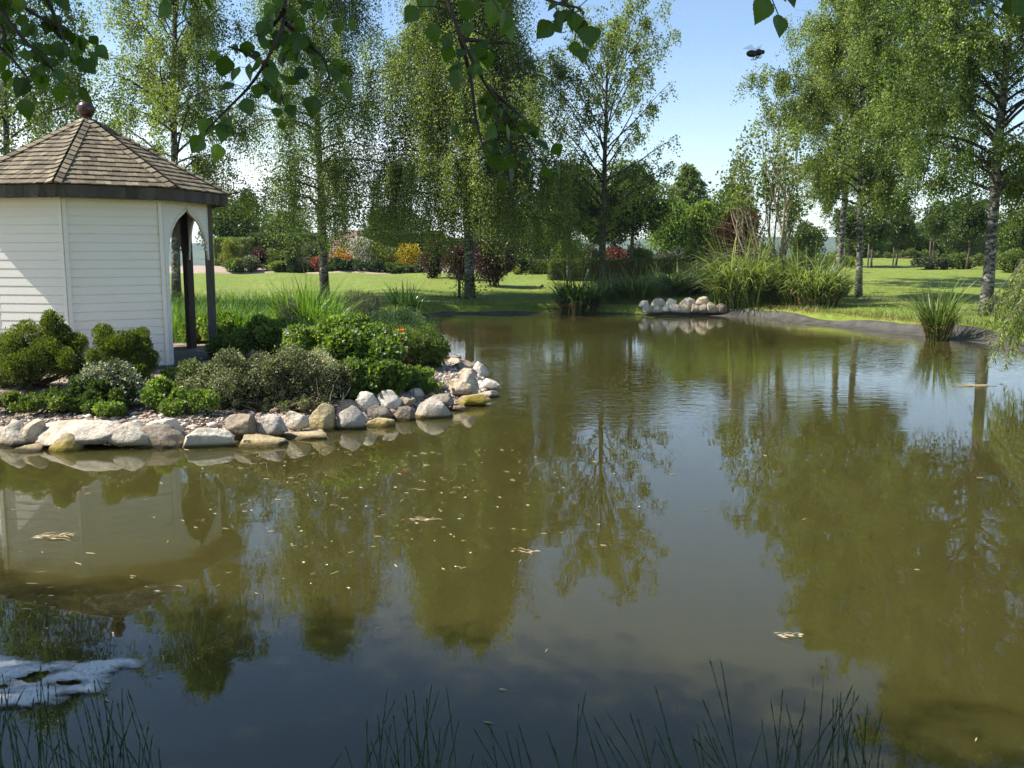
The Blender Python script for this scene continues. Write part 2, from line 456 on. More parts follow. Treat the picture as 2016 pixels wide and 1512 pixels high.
def foam_mat():
    m, nt = newmat('foam')
    v = nd(nt, "ShaderNodeTexVoronoi"); v.inputs['Scale'].default_value = 42
    v2 = nd(nt, "ShaderNodeTexVoronoi"); v2.inputs['Scale'].default_value = 19
    tc = nd(nt, "ShaderNodeTexCoord"); nt.links.new(tc.outputs['Object'], v.inputs['Vector']); nt.links.new(tc.outputs['Object'], v2.inputs['Vector'])
    n = noise_tex(nt, 7, 6, .65, (1, 2, 1))
    col = ramp(nt, v.outputs['Distance'], [(.0, (.2, .2, .19)), (.35, (.6, .59, .55))])
    col = mixc(nt, ramp(nt, v2.outputs['Distance'], [(.03, (.75,) * 3), (.12, (0,) * 3)]), col, (.2, .2, .19))
    p = finish(nt, col, .55, v.outputs['Distance'], .6, .012, .4)
    ad = nd(nt, "ShaderNodeMath", operation='ADD'); nt.links.new(attr(nt), ad.inputs[0])
    mu = nd(nt, "ShaderNodeMath", operation='MULTIPLY_ADD'); mu.inputs[1].default_value = 1.5; mu.inputs[2].default_value = -.78; nt.links.new(n, mu.inputs[0]); nt.links.new(mu.outputs[0], ad.inputs[1])
    nt.links.new(ramp(nt, ad.outputs[0], [(.1, (0,) * 3), (.62, (.9,) * 3)]), p.inputs['Alpha'])
    return m
M['foam'] = foam_mat()
def water_mat():
    m, nt = newmat('pond_water')
    tc = nd(nt, "ShaderNodeTexCoord")
    def nz(scale, vs, detail=2, dist=0.0):
        mp = nd(nt, "ShaderNodeMapping"); mp.inputs['Scale'].default_value = vs; nt.links.new(tc.outputs['Object'], mp.inputs[0])
        n = nd(nt, "ShaderNodeTexNoise"); n.inputs['Scale'].default_value = scale; n.inputs['Detail'].default_value = detail
        n.inputs['Distortion'].default_value = dist
        nt.links.new(mp.outputs[0], n.inputs['Vector']); return n.outputs[0]
    def mth(op, a, b):
        q = nd(nt, "ShaderNodeMath", operation=op)
        for k, z in enumerate((a, b)):
            if isinstance(z, (int, float)): q.inputs[k].default_value = z
            else: nt.links.new(z, q.inputs[k])
        return q.outputs[0]
    rip = nz(5.5, (.8, 1.7, 1), 2, .4)         # breeze ripples
    swell = nz(1.6, (.7, 1.3, 1), 2)           # slow undulation
    zone = nz(.16, (1, .8, 1), 3)
    sp = nd(nt, "ShaderNodeSeparateXYZ"); nt.links.new(tc.outputs['Object'], sp.inputs[0])
    mr = nd(nt, "ShaderNodeMapRange", interpolation_type='SMOOTHSTEP'); mr.inputs[1].default_value = 9.0; mr.inputs[2].default_value = 12.0
    nt.links.new(sp.outputs[1], mr.inputs[0])
    zr = nd(nt, "ShaderNodeMapRange", interpolation_type='SMOOTHSTEP'); zr.inputs[1].default_value = .38; zr.inputs[2].default_value = .6
    nt.links.new(zone, zr.inputs[0])
    fr = nd(nt, "ShaderNodeMapRange", interpolation_type='SMOOTHSTEP'); fr.inputs[1].default_value = 16.0; fr.inputs[2].default_value = 21.0; fr.inputs[3].default_value = 1.0; fr.inputs[4].default_value = .4
    nt.links.new(sp.outputs[1], fr.inputs[0])
    amp = mth('ADD', mth('MULTIPLY', mth('MULTIPLY', mr.outputs[0], fr.outputs[0]), mth('ADD', mth('MULTIPLY', zr.outputs[0], .8), .2)), .03)
    h = mth('ADD', mth('MULTIPLY', rip, mth('MULTIPLY', amp, .0055)), mth('MULTIPLY', swell, .0011))
    b = nd(nt, "ShaderNodeBump"); b.inputs['Strength'].default_value = 1.0; b.inputs['Distance'].default_value = 1.0
    nt.links.new(h, b.inputs['Height'])
    murk = nz(.5, (1, 1, 1), 4)
    col = ramp(nt, murk, [(.3, (.042, .037, .009)), (.7, (.050, .044, .011))])
    p = nd(nt, "ShaderNodeBsdfPrincipled"); o = nd(nt, "ShaderNodeOutputMaterial")
    nt.links.new(col, p.inputs['Base Color']); p.inputs['Roughness'].default_value = .015
    p.inputs['IOR'].default_value = 1.36
    p.inputs['Subsurface Weight'].default_value = 1.0; p.inputs['Subsurface Radius'].default_value = (.6, .55, .3); p.inputs['Subsurface Scale'].default_value = 3.2
    nt.links.new(b.outputs[0], p.inputs['Normal']); nt.links.new(p.outputs[0], o.inputs[0]); return m
M['water'] = water_mat()

# ------------------------------------------------------------------ the pond's outline and the lie of the land
shore_px_far = [(835, 622), (900, 618), (1000, 618), (1150, 617), (1230, 618), (1300, 621), (1400, 621), (1500, 627),
                (1560, 633), (1640, 641), (1700, 648), (1760, 655), (1830, 662), (1900, 670), (1960, 678), (2016, 690)]
shore_px_bed = [(0, 872), (100, 872), (200, 869), (340, 868), (440, 864), (540, 855), (640, 844), (720, 833), (800, 819), (880, 803),
                (930, 789), (962, 775), (966, 762), (950, 742), (925, 718), (895, 700), (860, 692), (848, 660), (840, 640)]
def smooth_line(P, step=.12):
    P = np.asarray(P, float); Q = np.concatenate([[2 * P[0] - P[1]], P, [2 * P[-1] - P[-2]]]); out = []
    for i in range(1, len(Q) - 2):
        n = max(2, int(np.linalg.norm(Q[i + 1] - Q[i]) / step))
        for t in np.arange(n) / n:
            out.append(.5 * (2 * Q[i] + (Q[i + 1] - Q[i - 1]) * t + (2 * Q[i - 1] - 5 * Q[i] + 4 * Q[i + 1] - Q[i + 2]) * t * t + (3 * Q[i] - Q[i - 1] - 3 * Q[i + 1] + Q[i + 2]) * t ** 3))
    out.append(P[-1]); return np.array(out)
SHORE_FAR = smooth_line([at(*p)[:2] for p in shore_px_far] + [np.array((11.3, 14.5))], .12)
POND = list(smooth_line([at(*p)[:2] for p in shore_px_far] + [np.array((11.3, 14.5))], .5))
POND += [np.array(p) for p in ((12.2, 10.5), (10.5, 5.5), (7.0, 2.4), (3.5, 1.9), (0, 1.75), (-3, 1.9), (-6, 2.8), (-9, 5.2), (-10, 7.2), (-7.4, 8.5))]
POND += [at(*p)[:2] for p in shore_px_bed]
POND = np.array(POND)
def sdf(x, y):
    x = np.asarray(x, float); y = np.asarray(y, float)
    d2 = np.full(x.shape, 1e9); ins = np.zeros(x.shape, bool)
    n = len(POND)
    for i in range(n):
        a = POND[i]; b = POND[(i + 1) % n]; e = b - a
        t = np.clip(((x - a[0]) * e[0] + (y - a[1]) * e[1]) / max(e @ e, 1e-9), 0, 1)
        d2 = np.minimum(d2, (x - a[0] - t * e[0]) ** 2 + (y - a[1] - t * e[1]) ** 2)
        c = ((a[1] > y) != (b[1] > y)) & (x < (b[0] - a[0]) * (y - a[1]) / (b[1] - a[1] + 1e-12) + a[0])
        ins ^= c
    d = np.sqrt(d2)
    return np.where(ins, -d, d)
def is_bed(x, y):
    return (x < .6) & (y > 7.0) & (y < 20.5)
def hgt(x, y, d=None):
    x = np.asarray(x, float); y = np.asarray(y, float)
    if d is None: d = sdf(x, y)
    wob = .03 * np.sin(x * 1.7 + y * .6) + .025 * np.sin(x * .8 - y * 1.3 + 1)
    out = np.where(is_bed(x, y), .03 + .10 * sstep(0, .5, d) + .17 * sstep(.4, 2.2, d), .27 * sstep(0, .6, d) + .05 * sstep(.5, 2.5, d))
    out = out + wob * sstep(.4, 2.0, d)
    out = out + .58 * sstep(31, 47, y) + .5 * sstep(49, 64, y) * sstep(-10, 20, x) + .12 * sstep(26, 40, y) * sstep(6, 16, x)
    out = out - 26 * sstep(72, 400, y)
    return np.where(d > 0, out, -.7 * sstep(0, 1.6, -d))
def ground_at(x, y): return float(hgt(np.array([x]), np.array([y]))[0])
def gpt(px, py):
    z = .3
    for _ in range(12):
        p = at(px, py, z); z = .5 * z + .5 * ground_at(p[0], p[1])
    return np.array((p[0], p[1], ground_at(p[0], p[1])))
def gY(px, Y):
    """ground point under photo column px at distance Y"""
    x = atY(px, 500, Y)[0]
    return np.array((x, Y, ground_at(x, Y)))

xs = np.concatenate((np.linspace(-900, -120, 12), np.linspace(-100, -30, 15), np.arange(-28, -14, .5), np.arange(-14, 14.01, .14), np.arange(14.5, 30, .5), np.linspace(32, 100, 15), np.linspace(120, 900, 12)))
ys = np.concatenate((np.linspace(-200, -20, 8), np.arange(-16, 1, .6), np.arange(1, 33, .14), np.arange(33.2, 70, .6), np.linspace(72, 160, 20), np.linspace(180, 900, 14)))
gx, gy = np.meshgrid(xs, ys)
gd = sdf(gx, gy); gz = hgt(gx, gy, gd)
idx = np.arange(gx.size).reshape(gx.shape)
quads = np.stack([idx[:-1, :-1], idx[:-1, 1:], idx[1:, 1:], idx[1:, :-1]], -1).reshape(-1, 4)
GV = np.stack([gx, gy, gz], -1).reshape(-1, 3)
qc = GV[quads].mean(1); qd = gd.reshape(-1)[quads].mean(1)
qbed = is_bed(qc[:, 0], qc[:, 1]) & (qd > -1.0)
qlin = np.zeros(len(quads), bool)
def submesh(name, mask, mat):
    q = quads[mask]; u, inv = np.unique(q, return_inverse=True)
    g = Geo(); g.add(GV[u], inv.reshape(-1, 4), .5, 0, True)
    return g.build(name, mat)
o = submesh('lawn', ~(qbed | qlin), M['lawn']); tag(o, 'mown green lawn around the pond rising gently to the far garden', kind='structure')
o = submesh('garden_bed', qbed, M['soil']); tag(o, 'gravelly brown planting bed around the summerhouse', kind='structure')
def liner():
    i0 = 0; line = SHORE_FAR; d = np.gradient(line, axis=0); d = unit(d); nrm = np.stack([-d[:, 1], d[:, 0]], 1)
    K = 12; V = []; m = len(line); arc = np.concatenate(([0], np.cumsum(np.linalg.norm(np.diff(line, axis=0), axis=1))))
    for i in range(m):
        e = .42 + .10 * math.sin(arc[i] * .8) + .05 * math.sin(arc[i] * 2.1 + 1) - .30 * float(sstep(4.5, 2.0, line[i][0])) - .26 * float(sstep(7.0, 6.0, line[i][0]) * sstep(2.5, 4.0, line[i][0]))
        for k in range(K):
            q = -.3 + (e + .3) * k / (K - 1); p = line[i] + nrm[i] * q; V.append((p[0], p[1], 0))
    V = np.array(V); V[:, 2] = hgt(V[:, 0], V[:, 1]) + .022
    fold = np.array([mnoise.noise(Vector((v[0] * 3, v[1] * 3, 0))) for v in V]); kk = np.tile(np.arange(K), m)
    V[:, 2] += .008 * fold * (kk > 3); V[kk == K - 1, 2] -= .05
    j = np.arange(m * K).reshape(m, K); F = np.stack([j[:-1, :-1], j[1:, :-1], j[1:, 1:], j[:-1, 1:]], -1).reshape(-1, 4)
    g = Geo(); g.add(V, F, .5, 0, True); tag(g.build('pond_liner', M['rubber']), 'black rubber pond liner showing along the waterline', kind='structure')
liner()
g = Geo(); g.add([(-16, .5, 0), (18, .5, 0), (18, 31.5, 0), (-16, 31.5, 0)], [(0, 1, 2, 3)])
o = g.build('pond_water', M['water']); tag(o, 'murky olive green pond water reflecting trees and sky', kind='structure')

def lawn_edge():
    P = smooth_line([gpt(*p)[:2] for p in ((1600, 586), (1690, 588), (1780, 589), (1880, 594), (1960, 600), (2080, 612))], .3); V = []
    for i, p in enumerate(P):
        for k, q in enumerate((-.16, -.05, .06, .17)):
            y = p[1] + q * (1 + .4 * math.sin(i * .9)); V.append((p[0], y, ground_at(p[0], y) + (.004 if k in (0, 3) else .018)))
    j = np.arange(len(V)).reshape(-1, 4); g = Geo(); g.add(V, np.stack([j[:-1, :-1], j[1:, :-1], j[1:, 1:], j[:-1, 1:]], -1).reshape(-1, 4), .5, 0, True)
    tag(g.build('soil_strip', M['soil']), 'thin bare brown soil edge across the right lawn', kind='structure')
lawn_edge()
# far hills beyond the garden
def hills():
    nx, ny = 90, 26
    X = np.linspace(-1600, 2200, nx); Y = np.linspace(520, 2200, ny)
    hx, hy = np.meshgrid(X, Y); H = np.empty(hx.shape)
    for i in range(ny):
        for j in range(nx):
            r = mnoise.fractal(Vector((X[j] * .0016, Y[i] * .0016, 3.1)), 1.0, 2.0, 5)
            H[i, j] = -26 + (44 + 16 * r) * float(sstep(600, 1500, Y[i])) + 5 * r
    k = np.arange(nx * ny).reshape(ny, nx)
    F = np.stack([k[:-1, :-1], k[:-1, 1:], k[1:, 1:], k[1:, :-1]], -1).reshape(-1, 4)
    g = Geo(); g.add(np.stack([hx, hy, H], -1).reshape(-1, 3), F, .5, 0, True)
    tag(g.build('hills', M['hill']), 'distant blue green wooded hills beyond the garden', kind='structure')
hills()
exec_parts = []

# ------------------------------------------------------------------ summerhouse (octagonal gazebo)
def build_gazebo():
    cx, cy, z0 = -6.17, 13.8, .26
    t = thing('gazebo', 'white boarded octagonal summerhouse with a shingled roof beside the pond', 'gazebo', (cx, cy, z0))
    RW, RE = 1.62, 1.92                       # wall corner radius, eave corner radius
    zt, ze, za = 2.60 - z0, 2.73 - z0, 3.80 - z0
    B = [R(-78.7 + 45 * k) for k in range(9)]
    def corner(k, r): return np.array((r * math.cos(B[k % 8]), r * math.sin(B[k % 8]), 0))
    # timber floor
    g = Geo()
    v = [corner(k, RW + .06) + (0, 0, z) for z in (-.2, .05) for k in range(8)]
    g.add(v, [(k, (k + 1) % 8, 8 + (k + 1) % 8, 8 + k) for k in range(8)]); 
    g.add(v[8:], [(0, k, k + 1) for k in range(1, 7)])
    g.build('floor', M['grey_timber'], t)
    # walls of shiplap boards on facets 0, 4, 5, 6, 7
    for k in (0, 4, 5, 6, 7):
        a, b = corner(k, RW), corner(k + 1, RW)
        u = unit(b - a); n = np.array((math.cos(B[k] + R(22.5)), math.sin(B[k] + R(22.5)), 0)); w = np.linalg.norm(b - a)
        prof = [(0.0, .02)]
        pitch = .115; z = .02
        while z < zt - .2:
            prof += [(.0, z), (.004, z + .006), (.0, z + pitch - .010), (-.009, z + pitch - .008), (-.009, z + pitch - .002)]
            z += pitch
        prof += [(.004, z), (.004, zt + .06)]
        V = []
        for s_ in (0.02, w - .02):
            V += [a + u * s_ + n * p[0] + np.array((0, 0, p[1])) for p in prof]
        m = len(prof)
        g = Geo(); g.add(V, [(i, m + i, m + i + 1, i + 1) for i in range(m - 1)])
        # inner lining
        V2 = [a + u * s_ - n * .05 + np.array((0, 0, zz)) for s_ in (.03, w - .03) for zz in (.05, zt)]
        g.add(V2, [(0, 1, 3, 2)], .5, 1)
        g.build('wall_panel', [M['white_paint'], M['brown_lining']], t)
    # white corner boards
    for k in (0, 1, 4, 5, 6, 7):
        c = corner(k, RW + .012); g = Geo()
        for s_ in (-1, 1):
            if k == 1 and s_ == 1: wd = .085
            else: wd = .05
            if k == 4 and s_ == -1: continue
            an = B[k] + R(90) + s_ * R(0) ; 
            e = unit(corner(k + s_, RW + .012) - c); nn = np.array((math.cos(B[k] + s_ * R(22.5)), math.sin(B[k] + s_ * R(22.5)), 0))
            g.prism([(0, .0), (wd, .0), (wd, zt + .05), (0, zt + .05)], e, (0, 0, 1), nn, c, .02)
        g.build('corner_board', M['white_paint'], t)
    # posts of the open side
    for k in (2, 3):
        c = corner(k, RW); g = Geo()
        ra, rt = np.array((math.cos(B[k]), math.sin(B[k]), 0)), np.array((-math.sin(B[k]), math.cos(B[k]), 0))
        g.box(c + (0, 0, zt / 2 + .02), .115, .115, zt + .06, np.stack([ra, rt, (0, 0, 1)], 1))
        g.build('post', M['grey_timber'] if k == 2 else M['dark_timber'], t)
    # arched boards over the three open sides
    for k in (1, 2, 3):
        a, b = corner(k, RW), corner(k + 1, RW); u = unit(b - a); w = np.linalg.norm(b - a)
        n = np.array((math.cos(B[k] + R(22.5)), math.sin(B[k] + R(22.5)), 0))
        half = [(.5, -.085), (.48, -.13), (.45, -.165), (.395, -.20), (.325, -.245), (.255, -.31), (.19, -.40), (.14, -.50), (.105, -.60), (.088, -.655),
                (.085, -.67), (.135, -.672), (.135, -.692), (.082, -.70), (.075, -.76), (.058, -.84)]
        left = [(x * w, zt + y) for x, y in half]
        right = [((1 - x) * w, zt + y) for x, y in half]
        e0 = .02
        poly = [(e0, zt + .04), (e0, zt - .84)] + left[::-1][:-1] + right + [(w - e0, zt - .84), (w - e0, zt + .04)]
        g = Geo(); g.prism(poly, u, (0, 0, 1), n, a - n * .0, .028)
        # moulding bead following the arch
        g2 = [a + u * p[0] + n * .034 + np.array((0, 0, p[1] + .05)) for p in left[::-1][5:-1]]
        g.tube(g2, .006, 4); g2 = [a + u * p[0] + n * .034 + np.array((0, 0, p[1] + .05)) for p in right[1:10]]; g.tube(g2, .006, 4)
        g.build('arch_board', M['white_paint'], t)
    # ceiling
    g = Geo(); v = [corner(k, RE - .03) + (0, 0, zt + .035) for k in range(8)]
    g.add(v + [(0, 0, zt + .5)], [(k, 8, (k + 1) % 8) for k in range(8)]); g.build('ceiling', M['brown_lining'], t)
    # roof: courses of split shingles over a deck
    apex = np.array((0, 0, za)); g = Geo()
    g.add([corner(k, RE - .03) + (0, 0, ze - .03) for k in range(8)] + [apex - (0, 0, .03)], [(k, (k + 1) % 8, 8) for k in range(8)], .1)
    nc = 15
    rr = random.Random(3)
    for k in range(8):
        a = corner(k, RE) + (0, 0, ze); b = corner(k + 1, RE) + (0, 0, ze)
        mid = (a + b) / 2; up = unit(apex - mid); u = unit(b - a); n = unit(np.cross(u, up)); SL = np.linalg.norm(apex - mid); W = np.linalg.norm(b - a)
        for c in range(nc):
            s0, s1 = c / nc * SL * .965, ((c + 1) / nc * SL * .965 + .035)
            wa = W * (1 - s0 / SL); x = -wa / 2
            while x < wa / 2 - .005:
                wd = min(rr.uniform(.055, .115), wa / 2 - x)
                if wa / 2 - (x + wd) < .03: wd = wa / 2 - x
                x1 = x + wd - .004; lim = W * (1 - s1 / SL) / 2
                lo = rr.uniform(-.006, .006)
                h0, h1 = .026 + rr.uniform(-.003, .004), .006
                P = [(x, s0 + lo), (x1, s0 + lo), (max(min(x1, lim), -lim), s1), (max(min(x, lim), -lim), s1)]
                bot = [mid + u * p[0] + up * p[1] + n * (h - .016) for p, h in zip(P, (h0, h0, h1, h1))]
                top = [mid + u * p[0] + up * p[1] + n * h for p, h in zip(P, (h0, h0, h1, h1))]
                tn = min(1, max(0, rr.gauss(.46, .16)))
                g.add(bot + top, [(4, 5, 6, 7), (0, 1, 5, 4), (1, 2, 6, 5), (3, 0, 4, 7)], tn)
                x += wd
    roof = g.build('roof', M['shingle'], t)
    for k in range(8):
        a = corner(k, RE + .02) + (0, 0, ze + .0); d = unit(apex - a); Ln = np.linalg.norm(apex - a)
        lat = np.array((-math.sin(B[k]), math.cos(B[k]), 0)); n = unit(np.cross(lat, d)); n = n if n[2] > 0 else -n
        g = Geo(); m = 15
        for c in range(m):
            s0 = c / m * Ln * .965; s1 = s0 + Ln / m + .03
            for s_ in (-1, 1):
                e = unit(lat * s_ - n * .36); q = unit(np.cross(e, d)); q = q if q[2] > 0 else -q
                o0, o1 = .052 + rr.uniform(-.003, .003), .034
                P = [a + d * s0 + q * o0, a + d * s0 + e * .085 + q * o0, a + d * s1 + e * .085 + q * o1, a + d * s1 + q * o1]
                Q = [p - q * .016 for p in P]
                F = [(4, 5, 6, 7), (0, 1, 5, 4), (1, 2, 6, 5), (2, 3, 7, 6)]
                g.add(Q + P, F, min(1, max(0, rr.gauss(.56, .16))))
        g.build('hip_cap', M['shingle'], roof)
    # fascia of overlapping fish scale shingles
    g = Geo()
    for k in range(8):
        a = corner(k, RE - .035); b = corner(k + 1, RE - .035); u = unit(b - a); w = np.linalg.norm(b - a)
        n = np.array((math.cos(B[k] + R(22.5)), math.sin(B[k] + R(22.5)), 0))
        g.prism([(0, ze - .16), (w, ze - .16), (w, ze - .0), (0, ze - .0)], u, (0, 0, 1), -n, a, .02, .0)
        m = 12
        for c in range(m):
            x0 = c * w / m; sw = w / m * 1.25
            pts = [(x0 + .0, ze + .0), (x0 + .0, ze - .07)] + [(x0 + sw * (.5 - .5 * math.cos(q)), ze - .10 - .07 * math.sin(q)) for q in np.linspace(.2, math.pi * .75, 6)] + [(x0 + sw, ze - .07), (x0 + sw, ze + .0)]
            nn = unit(n + u * .22)
            g.prism(pts, u, (0, 0, 1), nn, a + n * (.002 + .004 * (c % 2)), .012, rr.random())
    g.build('fascia', M['fascia'], t)
    # turned finial
    g = Geo()
    zb = za - .07
    g.lathe([(.02, zb - .03), (.13, zb), (.145, zb + .015), (.145, zb + .03), (.10, zb + .045), (.075, zb + .055), (.07, zb + .09), (.085, zb + .1)], sides=24)
    fi = g.build('finial', M['finial'], t)
    g = Geo(); prof = [(.118 * math.sin(q) + .001, zb + .20 - .115 * math.cos(q)) for q in np.linspace(.5, math.pi - .001, 14)]
    g.lathe(prof, sides=24); g.build('ball', M['finial'], fi)
    return t
build_gazebo()

# ------------------------------------------------------------------ boulders
ICO = {}
def ico(sub):
    if sub not in ICO:
        bm = bmesh.new(); bmesh.ops.create_icosphere(bm, subdivisions=sub, radius=1.0)
        ICO[sub] = (np.array([v.co[:] for v in bm.verts]), np.array([[v.index for v in f.verts] for f in bm.faces])); bm.free()
    return ICO[sub]
def boulder(label, c, sx, sy, sz, col, boxy=.5, cuts=4, seed=0, rz=0.0, tilt=0.0, moss=0.0, sub=4, group=None, peak=0.0, name='boulder'):
    V, F = ico(sub); rn = np.random.default_rng(seed)
    e = 1 - .55 * boxy
    P = np.sign(V) * np.abs(V) ** e
    P = P / np.maximum(np.max(np.abs(P), axis=0), 1e-6)
    if peak: P[:, :2] *= (1 - peak * np.clip(P[:, 2:3] * .5 + .5, 0, 1))
    for _ in range(cuts + 8):
        n = rn.normal(size=3); n[2] = abs(n[2]) * .7; n /= np.linalg.norm(n); d = rn.uniform(.56, .86)
        h = P @ n - d; P = P - np.where(h > 0, h, 0)[:, None] * n * .97
    off = rn.uniform(0, 50, 3)
    dd = np.array([mnoise.fractal(Vector(p * 1.3 + off), 1.0, 2.0, 4) for p in P])
    d2 = np.array([mnoise.fractal(Vector(p * 4.5 + off), .8, 2.1, 4) for p in P]) if sub > 3 else 0
    P = P * (1 + .06 * dd + .06 * d2)[:, None]
    g = Geo(); g.add(P * (sx / 2, sy / 2, sz / 2), F, .5, 0, True)
    o = g.build(name, M['stone'])
    o.location = tuple(float(q) for q in c); o.rotation_euler = (tilt, rn.uniform(-.08, .08), rz)
    o.color = (*col, 1 - moss)
    tag(o, label, 'boulder', group)
    return o
PALE, WHITE, GREY, BROWN, DARK, OCH, TAN = (.58, .52, .43), (.70, .65, .56), (.48, .44, .39), (.33, .275, .215), (.23, .2, .17), (.56, .46, .29), (.57, .48, .36)
# x0,y0,x1,y1 photo box, base height, colour, boxiness, cuts, peak, moss, label
FRONT = [
 (-18, 829, 45, 880, 0, PALE, .3, 4, 0, 0, 'pale grey boulder cut by the left edge of the picture'),
 (36, 826, 84, 872, .03, TAN, .2, 3, .1, 0, 'rounded pinkish boulder beside the long pale slab on its left'),
 (58, 823, 211, 876, .05, PALE, .5, 3, 0, 0, 'longest pale slab boulder of the waterside row below the conifer shrubs'),
 (84, 847, 156, 890, -.02, BROWN, .1, 4, .55, .7, 'wedge shaped mossy boulder standing in the water before the longest slab'),
 (20, 868, 84, 891, -.03, OCH, .35, 2, 0, 0, 'low yellowish wet slab at the waterline below the pinkish boulder'),
 (203, 827, 292, 877, .04, PALE, .35, 4, .35, 0, 'pale pointed boulder just right of the longest slab'),
 (233, 836, 348, 885, 0, BROWN, .55, 6, .12, 0, 'big brownish grey flat faced boulder at the waterline left of the white block'),
 (286, 818, 354, 850, .1, WHITE, .35, 3, 0, 0, 'white boulder lying behind the big brownish grey flat faced one'),
 (347, 837, 444, 884, 0, WHITE, .7, 4, 0, .12, 'squarish white block with ochre stains at the waterline'),
 (443, 811, 505, 854, .07, BROWN, .2, 2, 0, .15, 'round brown boulder behind the slab right of the white block'),
 (504, 807, 560, 854, .06, GREY, .25, 4, 0, 0, 'grey white rounded boulder between the brown round one and a smaller pale one'),
 (558, 804, 606, 843, .08, PALE, .3, 3, 0, 0, 'small pale rounded boulder left of the ochre stained one'),
 (447, 851, 550, 883, -.01, OCH, .7, 3, 0, .2, 'flat ochre slab at the waterline under the round brown and grey boulders'),
 (549, 841, 651, 866, -.01, TAN, .6, 3, 0, .12, 'flat cream slab at the waterline under the small pale boulder'),
 (603, 789, 663, 849, .0, OCH, .3, 4, .1, .35, 'tall ochre stained boulder in the middle of the stone edging'),
 (648, 777, 706, 812, .1, BROWN, .3, 3, .1, 0, 'brown grey boulder behind the grey cone shaped one'),
 (655, 797, 720, 847, 0, GREY, .15, 4, .4, 0, 'grey cone shaped boulder right of the ochre stained one'),
 (697, 764, 744, 809, .1, WHITE, .1, 1, .15, 0, 'upright egg shaped white boulder at the back of the edging'),
 (702, 806, 723, 832, .03, WHITE, .3, 3, 0, 0, 'smallest white stone tucked beside the grey cone shaped boulder'),
 (723, 792, 772, 822, .05, DARK, .6, 5, .1, 0, 'dark faceted boulder resting on a low ochre slab'),
 (722, 814, 780, 841, -.02, OCH, .5, 3, 0, .35, 'low ochre slab at the waterline under the dark faceted boulder'),
 (737, 765, 786, 803, .1, WHITE, .3, 4, 0, 0, 'white flat topped boulder right of the egg shaped one'),
 (777, 771, 814, 799, .11, BROWN, .15, 2, 0, 0, 'smooth brown cobble behind the dark grey block'),
 (769, 795, 823, 829, 0, DARK, .55, 4, .08, 0, 'dark grey block at the waterline left of the triangular boulder'),
 (811, 773, 889, 825, 0, GREY, .35, 5, .45, .12, 'big speckled triangular boulder leaning into the water'),
 (798, 761, 833, 781, .12, PALE, .3, 2, 0, 0, 'small pale boulder behind the speckled triangular one'),
 (838, 768, 898, 799, .06, BROWN, .35, 3, 0, 0, 'long smooth brown boulder right behind the triangular one'),
 (881, 792, 922, 809, .0, (.33, .22, .16), .25, 2, 0, 0, 'small flat pinkish brown stone at the waterline near the tip'),
 (894, 771, 966, 797, .02, TAN, .45, 3, 0, .95, 'slab covered with yellow moss near the tip of the edging'),
 (878, 741, 931, 775, .1, TAN, .2, 3, .1, 0, 'tan rounded boulder above the yellow mossy slab'),
 (899, 727, 945, 773, .1, PALE, .2, 3, .1, 0, 'pale tall rounded boulder beside the tan one near the tip'),
 (926, 708, 962, 743, .03, WHITE, .3, 5, .4, 0, 'pointed grey white boulder on the far side of the tip'),
 (943, 740, 984, 764, .05, WHITE, .6, 3, 0, 0, 'white block topping the outermost tip of the edging'),
 (940, 759, 988, 784, -.02, PALE, .65, 3, 0, 0, 'flat pale slab in the water at the outermost tip'),
 (866, 692, 908, 709, .05, PALE, .3, 3, 0, 0, 'farthest pale boulder of the edging by the dark green leaves'),
 (878, 701, 908, 718, .08, TAN, .2, 2, 0, 0, 'rounded tan stone in front of the farthest pale boulder'),
 (888, 707, 941, 732, .08, BROWN, .3, 3, 0, 0, 'flat brown boulder left of the pointed grey white one'),
 (900, 719, 940, 742, .1, TAN, .2, 3, 0, 0, 'cream boulder under the flat brown one on the far side of the tip'),
]
for k, (x0, y0, x1, y1, zb, col, bx, cu, pk, mo, lab) in enumerate(FRONT):
    p = at((x0 + x1) / 2, y1, max(zb, 0.0)); d = np.linalg.norm(p - (0, 0, EYE)); w = (x1 - x0) * d / FPX * 1.13
    dep = w * (.62 if w > .3 else .8); dep = min(dep, .55)
    hh = max((y1 - y0) * d / FPX * 1.0 - .15 * dep, .07)
    bury = .35 * hh if zb <= 0 else .2 * hh
    zc = zb + hh / 2 - bury / 2
    boulder(lab, (p[0], p[1] + dep * .45, zc), w, dep, hh + bury, col, bx, cu, 40 + k, moss=mo, peak=pk, rz=RNG.uniform(-.12, .12), group='boulders edging the near planting bed')
